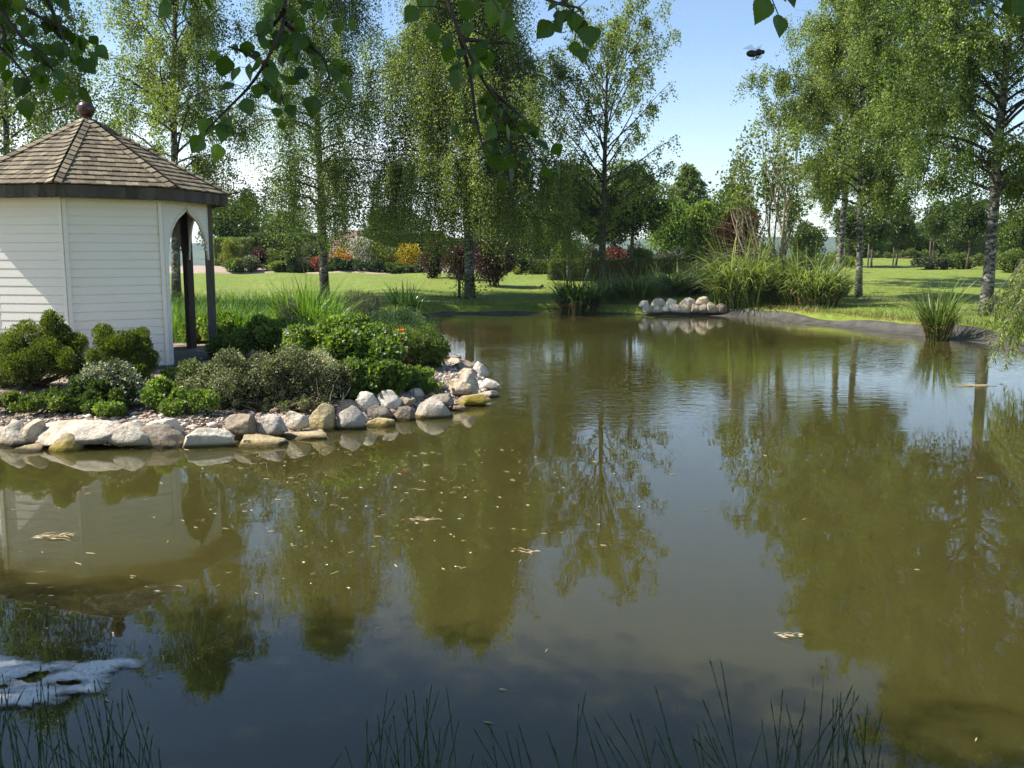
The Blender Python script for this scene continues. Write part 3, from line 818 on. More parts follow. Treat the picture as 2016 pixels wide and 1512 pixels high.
# a few hidden-behind fillers are pebbles, see gravel below
FAR = [
 (1258, 593, 1278, 605, .16, WHITE, 'leftmost stone of the upper course in the far bank stone wall'), (1281, 589, 1311, 603, .16, PALE, 'second stone from the left in the upper course of the far wall'),
 (1309, 589, 1331, 602, .16, WHITE, 'third stone from the left in the upper course of the far wall'), (1339, 589, 1371, 602, .16, PALE, 'fourth stone, flat topped, in the upper course of the far wall'),
 (1369, 587, 1399, 601, .16, TAN, 'rightmost pale stone of the upper course in the far wall'),
 (1261, 601, 1283, 615, .02, PALE, 'leftmost stone of the lower course in the far bank stone wall'), (1280, 601, 1306, 615, .02, TAN, 'wide tan stone second from the left in the lower course of the far wall'),
 (1304, 600, 1321, 613, .02, WHITE, 'small white stone third from the left in the lower course of the far wall'), (1318, 598, 1343, 614, .02, PALE, 'slanting pale stone fourth from the left in the lower far wall course'),
 (1334, 601, 1361, 615, .02, TAN, 'square tan stone in the middle of the lower far wall course'), (1360, 600, 1376, 615, .02, BROWN, 'narrow brown stone in the lower far wall course'),
 (1373, 600, 1397, 615, .02, BROWN, 'brown rounded stone right of the narrow one in the far wall'), (1391, 598, 1413, 615, .02, TAN, 'tan stone second from the right in the lower far wall course'),
 (1408, 598, 1431, 615, .02, BROWN, 'rightmost stone of the far wall, half under the reeds')]
for k, (x0, y0, x1, y1, zb, col, lab) in enumerate(FAR):
    p = at((x0 + x1) / 2, 621.5, .0); p = p + np.array((0, .12 + (.24 if zb > .1 else 0), 0)); d = np.linalg.norm(p - (0, 0, EYE)); p[0] = atY((x0 + x1) / 2, 600, p[1])[0]; w = (x1 - x0) * d / FPX * 1.14; hh = (y1 - y0) * d / FPX * 1.12
    boulder(lab, (p[0], p[1], atY((x0 + x1) / 2, (y0 + y1) / 2 - 1, p[1])[2]), w, .34, hh + .05, col, .65, 4, 120 + k, sub=3, group='stones of the low wall on the far bank')

# loose gravel and bark on the near bed
def scatter_stones(name, label, n, mat, r0, r1, region, flat=.6):
    V, F = ico(1); g = Geo()
    k = 0; P = []
    while len(P) < n:
        x = RNG.uniform(region[0], region[1], 4000); y = RNG.uniform(region[2], region[3], 4000)
        d = sdf(x, y); ok = (d > .03) & is_bed(x, y) & (RNG.random(4000) < np.exp(-d * region[4]))
        P += list(zip(x[ok], y[ok], hgt(x[ok], y[ok], d[ok])))
    P = np.array(P[:n]); m = len(V)
    s = RNG.uniform(r0, r1, n) * RNG.uniform(.6, 1.2, n)
    S = s[:, None] * RNG.uniform(.6, 1.3, (n, 3)) * (1, 1, flat)
    a = RNG.uniform(0, 6.28, n); ca, sa = np.cos(a), np.sin(a)
    W = V[None] * S[:, None] * RNG.uniform(.8, 1.2, (n, m, 1))
    X = W[..., 0] * ca[:, None] - W[..., 1] * sa[:, None]; Y = W[..., 0] * sa[:, None] + W[..., 1] * ca[:, None]
    Q = np.stack([X, Y, W[..., 2]], -1) + P[:, None] + (0, 0, .004)
    FF = (F[None] + (np.arange(n) * m)[:, None, None]).reshape(-1, 3)
    g.add(Q, FF, np.repeat(RNG.random(n), m), 0, True)
    tag(g.build(name, mat), label, kind='stuff')
scatter_stones('gravel', 'pale loose gravel between the boulders and the plants', 5200, M['pebble'], .008, .026, (-6, .4, 8, 15, 1.6))
scatter_stones('cobbles', 'mixed pale cobbles packed behind the waterside boulders', 420, M['pebble'], .025, .065, (-6, .4, 8, 15, 4.5), .7)
scatter_stones('bark_mulch', 'brown bark chips on the planting bed', 3800, M['mulch'], .008, .026, (-6, .2, 8.6, 15, .7), .35)

# ------------------------------------------------------------------ trees
def birch(name, label, base, H, RC, mat, n_prim=46, leaves=40000, weep=1.6, cs=.18, r0=.11, lean=(0, 0), seed=1, leaf=.075, prof=.75, low=.55,
          up=(25, 62), bark='birch_bark', limbs='twig', cat='tree', group='birch trees round the pond', droop=.35, skew=(0, 0), sucker=False, spread=1.0, tone=0.0, floor=1.6):
    leaf *= .88; leaves = int(leaves * (1.3 if leaves < 20000 else 2.1))
    rn = np.random.default_rng(seed); rr = random.Random(seed)
    t = thing(name, label, cat, base, 0, group)
    # trunk
    m = 16; zs = np.linspace(0, H, m)
    wx = np.cumsum(rn.normal(0, .05, m)) * .5; wy = np.cumsum(rn.normal(0, .05, m)) * .5
    tr = np.stack([lean[0] * (zs / H) ** 1.2 + wx * zs / H, lean[1] * (zs / H) ** 1.2 + wy * zs / H, zs - .15 * (zs == 0)], 1)
    rad = r0 * (1 - zs / H) ** .85 + .008; rad[0] *= 1.25
    g = Geo(); g.tube(tr, rad, 9, .5, 0)
    def tpt(h):
        q = h / H * (m - 1); i = min(int(q), m - 2); return tr[i] + (tr[i + 1] - tr[i]) * (q - i)
    src = []                                  # (point, outward direction, level)
    for i in range(n_prim):
        s = (i + .5 + rr.uniform(-.4, .4)) / n_prim
        h = (cs + (1 - cs) * s * .985) * H
        az = i * 2.39996 + rr.uniform(-.4, .4)
        pf = (low + (1 - low) * min(1, s / .25)) * (1 - s) ** prof + .05
        el = R(up[0] + (up[1] - up[0]) * s + rr.uniform(-10, 10))
        Lp = RC * pf * rr.uniform(.72, 1.12) * (1 + .22 * math.sin(az * 2 + h * 1.7 + seed) + .14 * math.sin(h * 3.1 + az)) * min(1.7, .95 / math.cos(el))
        p0 = tpt(h); hd = np.array((math.cos(az), math.sin(az), 0)) ; hd = hd + np.array((*skew, 0)); 
        pts = []
        for k in range(8):
            q = k / 7
            pts.append(p0 + hd * Lp * math.cos(el) * spread * q + np.array((0, 0, 1)) * (Lp * math.sin(el) * q - droop * Lp * q * q))
        pts = np.array(pts) + np.cumsum(rn.normal(0, .02 * Lp, (8, 3)), 0) * np.linspace(0, 1, 8)[:, None]
        pr = max(.006, min(.42 * np.interp(h, zs, rad), .012 + .011 * Lp)) * np.linspace(1, .22, 8)
        g.tube(pts, pr, 5, .5, 1)
        for k in range(3, 8): src.append((pts[k], hd, Lp))
        ns = 4 + int(Lp * 2.2)
        for j in range(ns):
            q = rr.uniform(.22, 1.0) * 7; ii = min(int(q), 6); b0 = pts[ii] + (pts[ii + 1] - pts[ii]) * (q - ii)
            a2 = az + rr.choice((-1, 1)) * rr.uniform(.4, 1.3); L2 = Lp * rr.uniform(.18, .42) * (.55 if weep < .6 else 1)
            d2 = np.array((math.cos(a2), math.sin(a2), 0)); e2 = rr.uniform(-.1, .75)
            sp = np.array([b0 + d2 * L2 * math.cos(e2) * w + np.array((0, 0, 1)) * (L2 * math.sin(e2) * w - droop * .8 * L2 * w * w) for w in (0, .35, .7, 1)])
            g.tube(sp, np.linspace(pr[ii] * .5, .003, 4), 3, .5, 1, cap=False)
            for w in (1, 2, 3): src.append((sp[w], d2, Lp))
    g.build('trunk', [M[bark], M[limbs]], t)
    # hanging strands of leaves
    S = np.array([a for a, _, _ in src]); Dd = np.array([b for _, b, _ in src])
    per = 18; n_st = max(10, leaves // per)
    wts = rn.gamma(.42, 1.0, len(S)); k = rn.choice(len(S), n_st, p=wts / wts.sum())
    st = S[k] + rn.normal(0, .09, (n_st, 3)); Ls = weep * rn.uniform(.25, 1.0, n_st) ** 1.0
    zmin = floor
    Ls = np.minimum(Ls, np.maximum(st[:, 2] - zmin, .15))
    u = np.sort(rn.random((n_st, per)), 1)
    outw = rn.uniform(.1, .45, n_st) * np.minimum(1, Ls)
    P = st[:, None] + Dd[k][:, None] * (outw[:, None] * np.sqrt(u))[..., None] * .8
    P[..., 2] -= (Ls[:, None] * u ** 1.15)
    P += rn.normal(0, .06, P.shape); sw = rn.normal(0, .16, (n_st, 1, 2)); P[..., :2] += sw * (u[..., None] ** 1.6) * Ls[:, None, None] * .6
    tn = np.clip(rn.normal(.42 + tone, .2, (n_st, per)) + rn.normal(0, .15, len(S))[k][:, None], 0, 1)
    P = P.reshape(-1, 3); tn = tn.reshape(-1)
    D = rv(len(P)) * .8 + np.array((0, 0, -.75)); 
    gl = Geo(); sz = leaf * rn.uniform(.6, 1.2, len(P))
    gl.kites(P, D, rv(len(P)), sz, sz * .78, tn)
    if sucker:
        q = rn.normal(0, .28, (420, 3)) * (1.1, 1.1, 0) + np.stack([np.zeros(420), np.zeros(420), rn.uniform(.1, .85, 420)], 1)
        gl.kites(q, rv(420), rv(420), .08, .065, rn.uniform(.2, .8, 420))
    if weep > .9:                              # a few bare hanging twigs that carry the strands
        for i in rn.choice(n_st, min(n_st, 260), replace=False):
            a = st[i]; b = a + Dd[k[i]] * outw[i] * .8
            gl.tube([a, (a + b) / 2 - (0, 0, Ls[i] * .45), b - (0, 0, Ls[i])], .004, 3, .0, 1, cap=False)
    gl.build('crown', [mat, M['twig']], t)
    return t

def gp(px, py, dz=0): return gpt(px, py)
# birches of the far side: (photo column and row of the foot)
birch('birch_tree', 'weeping birch behind the summerhouse roof, far left, crown cut by the left edge', gY(20, 22.5), 9.8, 3.0, M['birch_leaf'], 48, 30000, 1.7, .22, .10, (.3, 0), 2)
birch('birch_tree', 'tall birch behind the summerhouse seen to the right of its ball finial', gY(343, 29), 12.6, 2.6, M['birch_leaf_olive'], 64, 52000, 1.0, .2, .14, (.5, .2), 3, prof=.6, low=.75, up=(38, 66), tone=.06)
birch('birch_tree', 'slender weeping birch with curtain like strands and a stake at its foot', gpt(640, 585), 12.6, 2.75, M['birch_leaf'], 64, 56000, 2.5, .2, .15, (-.15, 0), 5, floor=1.5, low=.75, prof=.55, tone=-.05)
birch('birch_tree', 'fullest weeping birch in the middle, hanging low before maroon shrubs', gpt(925, 590), 11.6, 3.6, M['birch_leaf_olive'], 80, 165000, 2.5, .22, .17, (-.1, 0), 8, floor=.9, low=.95, prof=.62, up=(25, 70), sucker=True)
birch('birch_tree', 'open airy birch right of centre with sparse upper twigs against blue sky', gpt(1185, 588), 8.9, 3.1, M['birch_leaf_olive'], 48, 19500, .5, .24, .13, (.0, 0), 13, low=.7, prof=.38, up=(32, 60), droop=.0, leaf=.088, skew=(.10, 0), bark='bark', floor=2.4)
birch('birch_tree', 'dense olive birch right of the bare lichen covered tree, with a leaning trunk', gpt(1690, 586), 11.6, 2.7, M['birch_leaf_olive'], 66, 80000, .8, .25, .11, (-.45, 0), 17, floor=2.3, low=.75, prof=.5, up=(30, 62), leaf=.08, skew=(-.04, 0))
birch('birch_tree', 'birch partly hidden behind the tall reeds on their right, crown merged above', gY(1652, 38), 11.5, 3.0, M['birch_leaf_olive'], 50, 50000, .9, .3, .145, (.5, 0), 19, floor=2.3, low=.8, prof=.5, up=(30, 60))
birch('birch_tree', 'nearest birch on the right with a thick black and white trunk', gpt(1940, 622), 10.8, 3.4, M['birch_leaf'], 74, 118000, .8, .27, .15, (.15, .1), 23, floor=2.2, low=.85, prof=.36, up=(25, 64), leaf=.075, tone=.03)

# dark rounded broadleaf tree, clump based crown
def clump_leaves(g, C, RAD, n, leaf, rn, asp=.75, tone=.45, var=.16, upb=.0, mi=0, shell=.62, zs=1.0, dirw=.55):
    w = RAD ** 2; k = rn.choice(len(C), n, p=w / w.sum())
    d = rn.normal(size=(n, 3)); d[:, 2] += .25; d /= np.linalg.norm(d, axis=1, keepdims=True)
    r = RAD[k] * (shell + (1.08 - shell) * rn.random(n) ** .7) * np.where(rn.random(n) < (.1 if zs == 1 else .02), rn.uniform(1.0, 1.35, n), 1)
    P = C[k] + d * r[:, None] * np.array((1, 1, zs))
    ct = rn.normal(0, var * .7, len(C))
    tn = np.clip(tone + ct[k] + rn.normal(0, var, n), 0, 1)
    D = d * dirw + rn.normal(size=(n, 3)) * (1.1 - dirw) + np.array((0, 0, upb))
    sz = leaf * rn.uniform(.6, 1.25, n)
    g.kites(P, D, rn.normal(size=(n, 3)) + d * .8, sz, sz * asp, tn, mi)
    return P
def broad_tree(name, label, base, H, RX, mat, leaves=14000, clear=.2, seed=1, leaf=.13, clumps=70, group=None, trunk_r=.12, bark='bark', taper=.0, RY=None, tone=.42, cs=.3, cat='tree', stem=True):
    rn = np.random.default_rng(seed); RY = RY or RX
    t = thing(name, label, cat, base, 0, group)
    z0 = H * clear; hz = (H - z0) / 2
    d = rn.normal(size=(clumps, 3)); d /= np.linalg.norm(d, axis=1, keepdims=True); q = rn.random(clumps) ** .45
    C = d * q[:, None] * np.array((RX * (1 - cs), RY * (1 - cs), hz * (1 - cs * .7))) + (0, 0, z0 + hz)
    f = (C[:, 2] - z0) / (H - z0); C[:, :2] *= (1 - taper * np.clip(f, 0, 1))[:, None]
    RAD = cs * min(RX, hz) * rn.uniform(.45, 1.5, clumps) * (1 - .6 * taper * np.clip(f, 0, 1))
    if stem:
        g = Geo(); top = np.array((0, 0, z0 + hz * 1.4)); zz = np.linspace(0, 1, 7)
        g.tube(np.stack([rn.normal(0, .03, 7), rn.normal(0, .03, 7), zz * top[2] - .1], 1), trunk_r * (1 - .75 * zz), 7)
        for i in rn.choice(clumps, min(clumps, 16), replace=False):
            a = np.array((0, 0, min(C[i][2] * .75, z0 + hz)));
            g.tube([a, (a + C[i]) / 2 + rn.normal(0, .08, 3), C[i]], [trunk_r * .35, trunk_r * .22, .012], 4, .5, 0, cap=False)
        g.build('trunk', M[bark], t)
    g = Geo(); clump_leaves(g, C, RAD, leaves, leaf, rn, tone=tone); g.build('crown', mat, t)
    return t
def shrub(name, label, cat, box, mat, n=3000, leaf=.05, Y=None, seed=1, clumps=26, depth=None, asp=.6, tone=.45, stems=True, upb=.15, cs=.34, zs=1.0, group=None, flat=None, bark='woody', bury=.08, var=.16, base=None, extra=None):
    """dome of leaf clumps filling a photo box whose lower edge is where it meets the ground"""
    rn = np.random.default_rng(seed); x0, y0, x1, y1 = box
    b = gpt((x0 + x1) / 2, y1) if Y is None else gY((x0 + x1) / 2, Y)
    d = np.linalg.norm(b - (0, 0, EYE)); w = (x1 - x0) * d / FPX
    dep = w * .8 if depth is None else depth
    b = b + np.array((0, dep * .4, 0)); b[2] = ground_at(b[0], b[1]); d = np.linalg.norm(b - (0, 0, EYE)); 
    h = atY((x0 + x1) / 2, y0, b[1])[2] - b[2]
    w = (x1 - x0) * d / FPX
    t = thing(name, label, cat, b, 0, group)
    dd = rn.normal(size=(clumps, 3)); dd /= np.linalg.norm(dd, axis=1, keepdims=True); q = rn.random(clumps) ** .4
    c = cs * min(w / 2, h / 2, dep / 2 if dep > .3 else 9) 
    RAD = c * rn.uniform(.75, 1.3, clumps) * 1.25
    C = dd * q[:, None] * np.maximum(np.array((w / 2 - c, dep / 2 - c, h / 2 - c * .8)), .02) + (0, 0, h / 2 + bury * h * 0)
    RAD = RAD * rn.uniform(.6, 1.25, clumps)
    for ax_, half in ((0, w / 2), (1, dep / 2)):
        lo = (C[:, ax_] - RAD).min(); hi = (C[:, ax_] + RAD).max()
        C[:, ax_] = (C[:, ax_] - (lo + hi) / 2) * (half * 2 / (hi - lo)) ** 1.0
    top = (C[:, 2] + RAD).max(); C[:, 2] = C[:, 2] * (h * .97 / top)
    C[:, 2] = np.maximum(C[:, 2], RAD * .55)
    if stems:
        g = Geo()
        for i in rn.choice(clumps, min(clumps, 12), replace=False):
            a = np.array((rn.normal(0, w * .06), rn.normal(0, dep * .06), -.04))
            g.tube([a, a * .4 + C[i] * .6 + rn.normal(0, .03 * w, 3), C[i]], [.010 + .008 * w, .007 + .004 * w, .004], 4, .5, 0, cap=False)
        g.build('stem', M[bark], t)
    g = Geo(); clump_leaves(g, C, RAD, n, leaf, rn, asp, tone, var, upb, zs=zs, dirw=.8 if zs > 1 else .55, shell=.78 if zs > 1 else .62)
    g.build('foliage', mat, t)
    if extra: extra(t, C, RAD, rn, w, h, dep)
    return t
def hedge(label, px0, px1, Y, ytop, thick, mat, n, leaf, seed=1, tone=.42):
    rn = np.random.default_rng(seed); a = gY(px0, Y); b = gY(px1, Y); ctr = (a + b) / 2; ctr[2] = ground_at(ctr[0], ctr[1])
    Lx = b[0] - a[0]; h = atY((px0 + px1) / 2, ytop, Y)[2] - ctr[2]
    t = thing('hedge', label, 'hedge', ctr)
    area = np.array([Lx * h, Lx * thick, thick * h, thick * h]); k = rn.choice(4, n, p=area / area.sum())
    u, v = rn.random(n), rn.random(n); P = np.empty((n, 3)); N = np.empty((n, 3))
    f = k == 0; P[f] = np.stack([(u[f] - .5) * Lx, np.full(f.sum(), -thick / 2), v[f] * h], 1); N[f] = (0, -1, 0)
    f = k == 1; P[f] = np.stack([(u[f] - .5) * Lx, (v[f] - .5) * thick, np.full(f.sum(), h)], 1); N[f] = (0, 0, 1)
    for q, s_ in ((2, -1), (3, 1)):
        f = k == q; P[f] = np.stack([np.full(f.sum(), s_ * Lx / 2), (u[f] - .5) * thick, v[f] * h], 1); N[f] = (s_, 0, 0)
    P += rn.normal(0, .03, (n, 3)); D = N * .4 + rn.normal(size=(n, 3)) * .6 + (0, 0, .2)
    g = Geo(); sz = leaf * rn.uniform(.6, 1.3, n); g.kites(P, D, N + rn.normal(size=(n, 3)) * .5, sz, sz * .6, np.clip(rn.normal(tone, .18, n), 0, 1)); g.build('foliage', mat, t)
    g = Geo(); g.box((0, 0, h / 2 - .04), Lx - .12, thick - .12, h - .06); g.build('stem', M['woody'], t)
    return t

# the open lichen covered tree with thin leaves at its tips
def bare_tree():
    rn = np.random.default_rng(34); rr = random.Random(34)
    b = gY(1522, 29.6); t = thing('walnut_tree', 'open multi stemmed tree with yellow lichen on its bark and sparse leaves at the tips', 'tree', b)
    g = Geo(); gl = Geo(); tips = []; tubes = []
    k = 29.6 / FPX
    def grow(p, d, Ln, r, lev):
        pts = [p]; dd = d.copy()
        for _ in range(5):
            dd = unit(dd + rn.normal(0, .09, 3) + np.array((0, 0, .07))); pts.append(pts[-1] + dd * Ln / 5)
        pts = np.array(pts); tubes.append((pts, np.linspace(r, r * .6, 6), 6 if lev < 2 else 4))
        if lev >= 4:
            tips.append(pts[-1]); tips.append(pts[3]); return
        for j in range(3 if lev < 3 else 2):
            ax = unit(dd + rn.normal(0, .36, 3) + np.array((0, 0, .12)))
            grow(pts[(5, 4, 3)[j]], ax, Ln * rr.uniform(.62, .82), r * .58, lev + 1)
    H = (500 - 236) * k + EYE - b[2]
    for dx, dy, Lf, r in ((-.34, .1, .36, .06), (.02, -.1, .40, .07), (.30, .15, .38, .055), (-.75, -.1, .30, .055), (.7, .1, .28, .05)):
        grow(np.array((dx * .35, dy, -.1)), unit(np.array((dx, dy, 1.0))), H * Lf, r, 0)
    T = np.array(tips); sx = (1.85 / max(-T[:, 0].min(), .1), 1.15 / max(T[:, 0].max(), .1)); sz = H / T[:, 2].max()
    def fit(P):
        P = np.array(P); P[:, 0] = np.where(P[:, 0] < 0, P[:, 0] * sx[0], P[:, 0] * sx[1]); P[:, 1] = np.clip(P[:, 1], -1.5, 1.5); P[:, 2] *= sz; return P
    for P, r, sd_ in tubes: g.tube(fit(P), r, sd_, .5, 0, cap=False)
    for _ in range(22):
        a = np.array((rr.uniform(-.5, .1), rr.uniform(-.9, -.2), rr.uniform(.6, 1.5))); e = a + np.array((rr.uniform(-2.3, -.7), rr.uniform(-.6, .1), rr.uniform(-.1, 1.2)))
        mpt = (a + e) / 2 + np.array((0, 0, rr.uniform(-.1, .3))); g.tube([a, mpt, e], [.013, .009, .003], 4, .5, 0, cap=False)
        for _ in range(2):
            f = mpt + (e - mpt) * rr.random(); g.tube([f, f + rn.normal(0, .25, 3)], [.006, .0025], 3, .5, 0, cap=False)
    g.build('trunk', [M['pale_bark']], t)
    T = fit(T); P = np.repeat(T, 8, 0) + rn.normal(0, .12, (len(T) * 8, 3)); P = P[(rn.random(len(P)) < .8) & ((P[:, 2] > .5 * H) | (P[:, 0] > .2))]
    n = len(P); s_ = .13 * rn.uniform(.6, 1.25, n)
    gl.kites(P, rv(n) + (0, 0, .3), rv(n), s_, s_ * .6, np.clip(rn.normal(.62, .2, n), 0, 1)); gl.build('crown', M['mid_green'], t)
bare_tree()

# background trees and hedges
BG = [  # column, distance, top row, half width px, label, material, leaves
 (455, 58, 385, 72, 'dark leafy tree far behind the golden conifer by the summerhouse post', 'deep_green', 12000),
 (565, 64, 405, 75, 'dark green tree low behind the curtain of the slender weeping birch', 'deep_green', 10000),
 (775, 66, 405, 80, 'dark green tree behind the yellow leaved shrubs', 'deep_green', 10000),
 (985, 55, 385, 95, 'dark green tree behind the right hand maroon shrub', 'deep_green', 14000),
 (1120, 40, 325, 82, 'rounded bushy tree left of the airy birch behind the reeds', 'deep_green', 15000),
 (1245, 41, 318, 80, 'dark bushy tree right of the airy birch, tallest of the dark mass', 'deep_green', 16000),
 (1185, 46, 395, 60, 'dark shaded tree directly behind the airy birch trunk', 'deep_green', 10000),
 (1325, 52, 385, 62, 'light green feathery tree between the dark mass and the bright green column', 'bright_green', 12000),
 (1062, 58, 405, 72, 'green leafy tree behind the short clipped hedge', 'mid_green', 11000),
 (1430, 50, 365, 62, 'light olive tree behind the copper red shrub', 'bright_green', 12000),
 (1590, 56, 440, 40, 'small dark tree behind the tall reeds near the hill view', 'deep_green', 5000),
 (1790, 78, 432, 95, 'far hedge tree low behind the staked young trees', 'mid_green', 9000),
 (1700, 74, 450, 70, 'far leafy bush left behind the staked young trees', 'mid_green', 7000),
 (1890, 74, 395, 70, 'dark tree behind the nearest birch trunk on its left', 'deep_green', 10000),
 (2005, 60, 400, 90, 'olive bushy tree at the right edge behind the nearest birch', 'mid_green', 10000)]
for k, (px, Y, yt, hw, lab, mt, n) in enumerate(BG):
    clr = .36 if px in (1120, 1245, 1185) else .06
    b = gY(px, Y); Ht = atY(px, yt, Y)[2] - b[2]
    broad_tree('broadleaf_tree', lab, b, Ht, hw * Y / FPX, M[mt], int(n * 1.6), clr, 60 + k, .08 + .0011 * Y, 60, group='trees behind the garden', RY=1.6)
broad_tree('columnar_shrub', 'bright green leafy column between the light trees and the copper red shrub', gY(1382, 41), atY(1382, 375, 41)[2] - gY(1382, 41)[2], .98, M['bright_green'], 15000, .02, 90, .12, 60, tone=.55, cat='shrub', taper=.25, RY=.9, cs=.28)
broad_tree('copper_shrub', 'big copper red shrub behind the lichen covered tree', gY(1458, 32), atY(1458, 398, 32)[2] - gY(1458, 32)[2], 1.35, M['rust'], 15000, .0, 91, .07, 60, cat='shrub', RY=.9, cs=.26)
def conifer_tree():
    rn = np.random.default_rng(77); b = gY(1352, 58); H = atY(1352, 322, 58)[2] - b[2]
    t = thing('conifer_tree', 'conifer whose drooping tiered top stands out left of the lichen covered tree', 'tree', b)
    g = Geo(); g.tube([(0, 0, -.1), (0, 0, H * .5), (.1, 0, H)], [.16, .1, .01], 7); gl = Geo()
    for i in range(60):
        s = i / 60; z = H * (.25 + .74 * s); a = i * 2.4; Lb = 2.1 * (1 - s) ** .8 + .25
        q = np.linspace(0, 1, 5); pts = np.stack([np.cos(a) * Lb * q, np.sin(a) * Lb * q, z + .25 * Lb * q - .45 * Lb * q * q], 1)
        g.tube(pts, np.linspace(.03, .008, 5), 4, .5, 0, cap=False)
        m = int(150 * Lb / 2 + 40); u = rn.random(m) ** .7
        P = np.stack([np.interp(u, q, pts[:, j]) for j in range(3)], 1) + rn.normal(0, .09, (m, 3))
        gl.kites(P, rn.normal(size=(m, 3)) + np.array((math.cos(a), math.sin(a), -.9)), rv(m), .28, .1, np.clip(rn.normal(.45, .2, m), 0, 1))
    g.build('trunk', M['bark'], t); gl.build('crown', M['mid_green'], t)
conifer_tree()
hedge('long clipped low hedge behind the reeds and the airy birch', 1082, 1500, 41, 514, .9, M['mid_green'], 15000, .07, 3, .38)
hedge('long dark tree belt at the top of the right lawn', 1660, 2120, 80, 452, 3.0, M['deep_green'], 16000, .16, 9, .4)
hedge('short clipped hedge further back, left of the long low one', 1040, 1092, 47, 515, .8, M['lime'], 3000, .08, 4, .25)
hedge('tall clipped hedge behind the golden conifer at the back of the far bed', 425, 500, 55, 470, 1.0, M['bright_green'], 5000, .09, 5, .35)
hedge('dark hedge closing the back of the far bed left of the house', 500, 640, 56, 462, 1.4, M['deep_green'], 9000, .11, 6, .4)
hedge('dark hedge closing the back of the far bed right of the house', 745, 870, 57, 458, 1.4, M['deep_green'], 9000, .11, 7, .45)
hedge('dark hedge behind the fullest weeping birch', 870, 1045, 54, 472, 1.4, M['deep_green'], 9000, .11, 8, .35)
# staked young trees of the right lawn
for k, (px, pyb, hw, yt, lab) in enumerate([
    (1671, 537, 42, 395, 'young staked tree with a dark stem just right of the half hidden birch'),
    (1718, 534, 40, 400, 'young staked tree behind the leaning birch trunk'),
    (1767, 529, 42, 395, 'young staked tree standing clear in the middle of the right lawn'),
    (1838, 528, 40, 385, 'young tree furthest right in the row, behind the rough grass mound'),
    (1906, 540, 48, 360, 'young tree just left of the nearest birch trunk')]):
    Y = (54, 53, 55, 57, 50)[k]; b = gY(px, Y); s = Y / FPX
    broad_tree('young_tree', lab, b, atY(px, yt, Y)[2] - b[2], hw * s, M['deep_green'], 8000, .3, 140 + k, .13, 40, 'staked young trees on the right lawn', .07, taper=.35)
    if k < 4:
        c = b + np.array((-.28, -.1, 0)); g = Geo(); g.tube([(0, 0, -.2), (.01, 0, .6), (0, 0, 1.35)], .04, 6)
        o = g.build('tree_stake', M['stake']); o.location = tuple(c)
        tag(o, ('wooden stake beside the dark stemmed young tree by the half hidden birch', 'wooden stake left of the leaning birch trunk, supporting a young tree', 'wooden stake of the young tree standing clear on the right lawn', 'wooden stake of the young tree by the rough grass mound')[k], 'stake', 'tree stakes')
for px, py, h, lab in ((632, 582, 1.15, 'thin dark stake on the left of the slender weeping birch trunk'), (904, 589, 1.0, 'dark stake on the left of the fullest weeping birch trunk')):
    c = gpt(px, py); g = Geo(); g.tube([(0, 0, -.2), (.01, 0, .5), (.0, 0, h)], .05, 7); o = g.build('tree_stake', M['dark_timber']); o.location = tuple(c); tag(o, lab, 'stake', 'tree stakes')

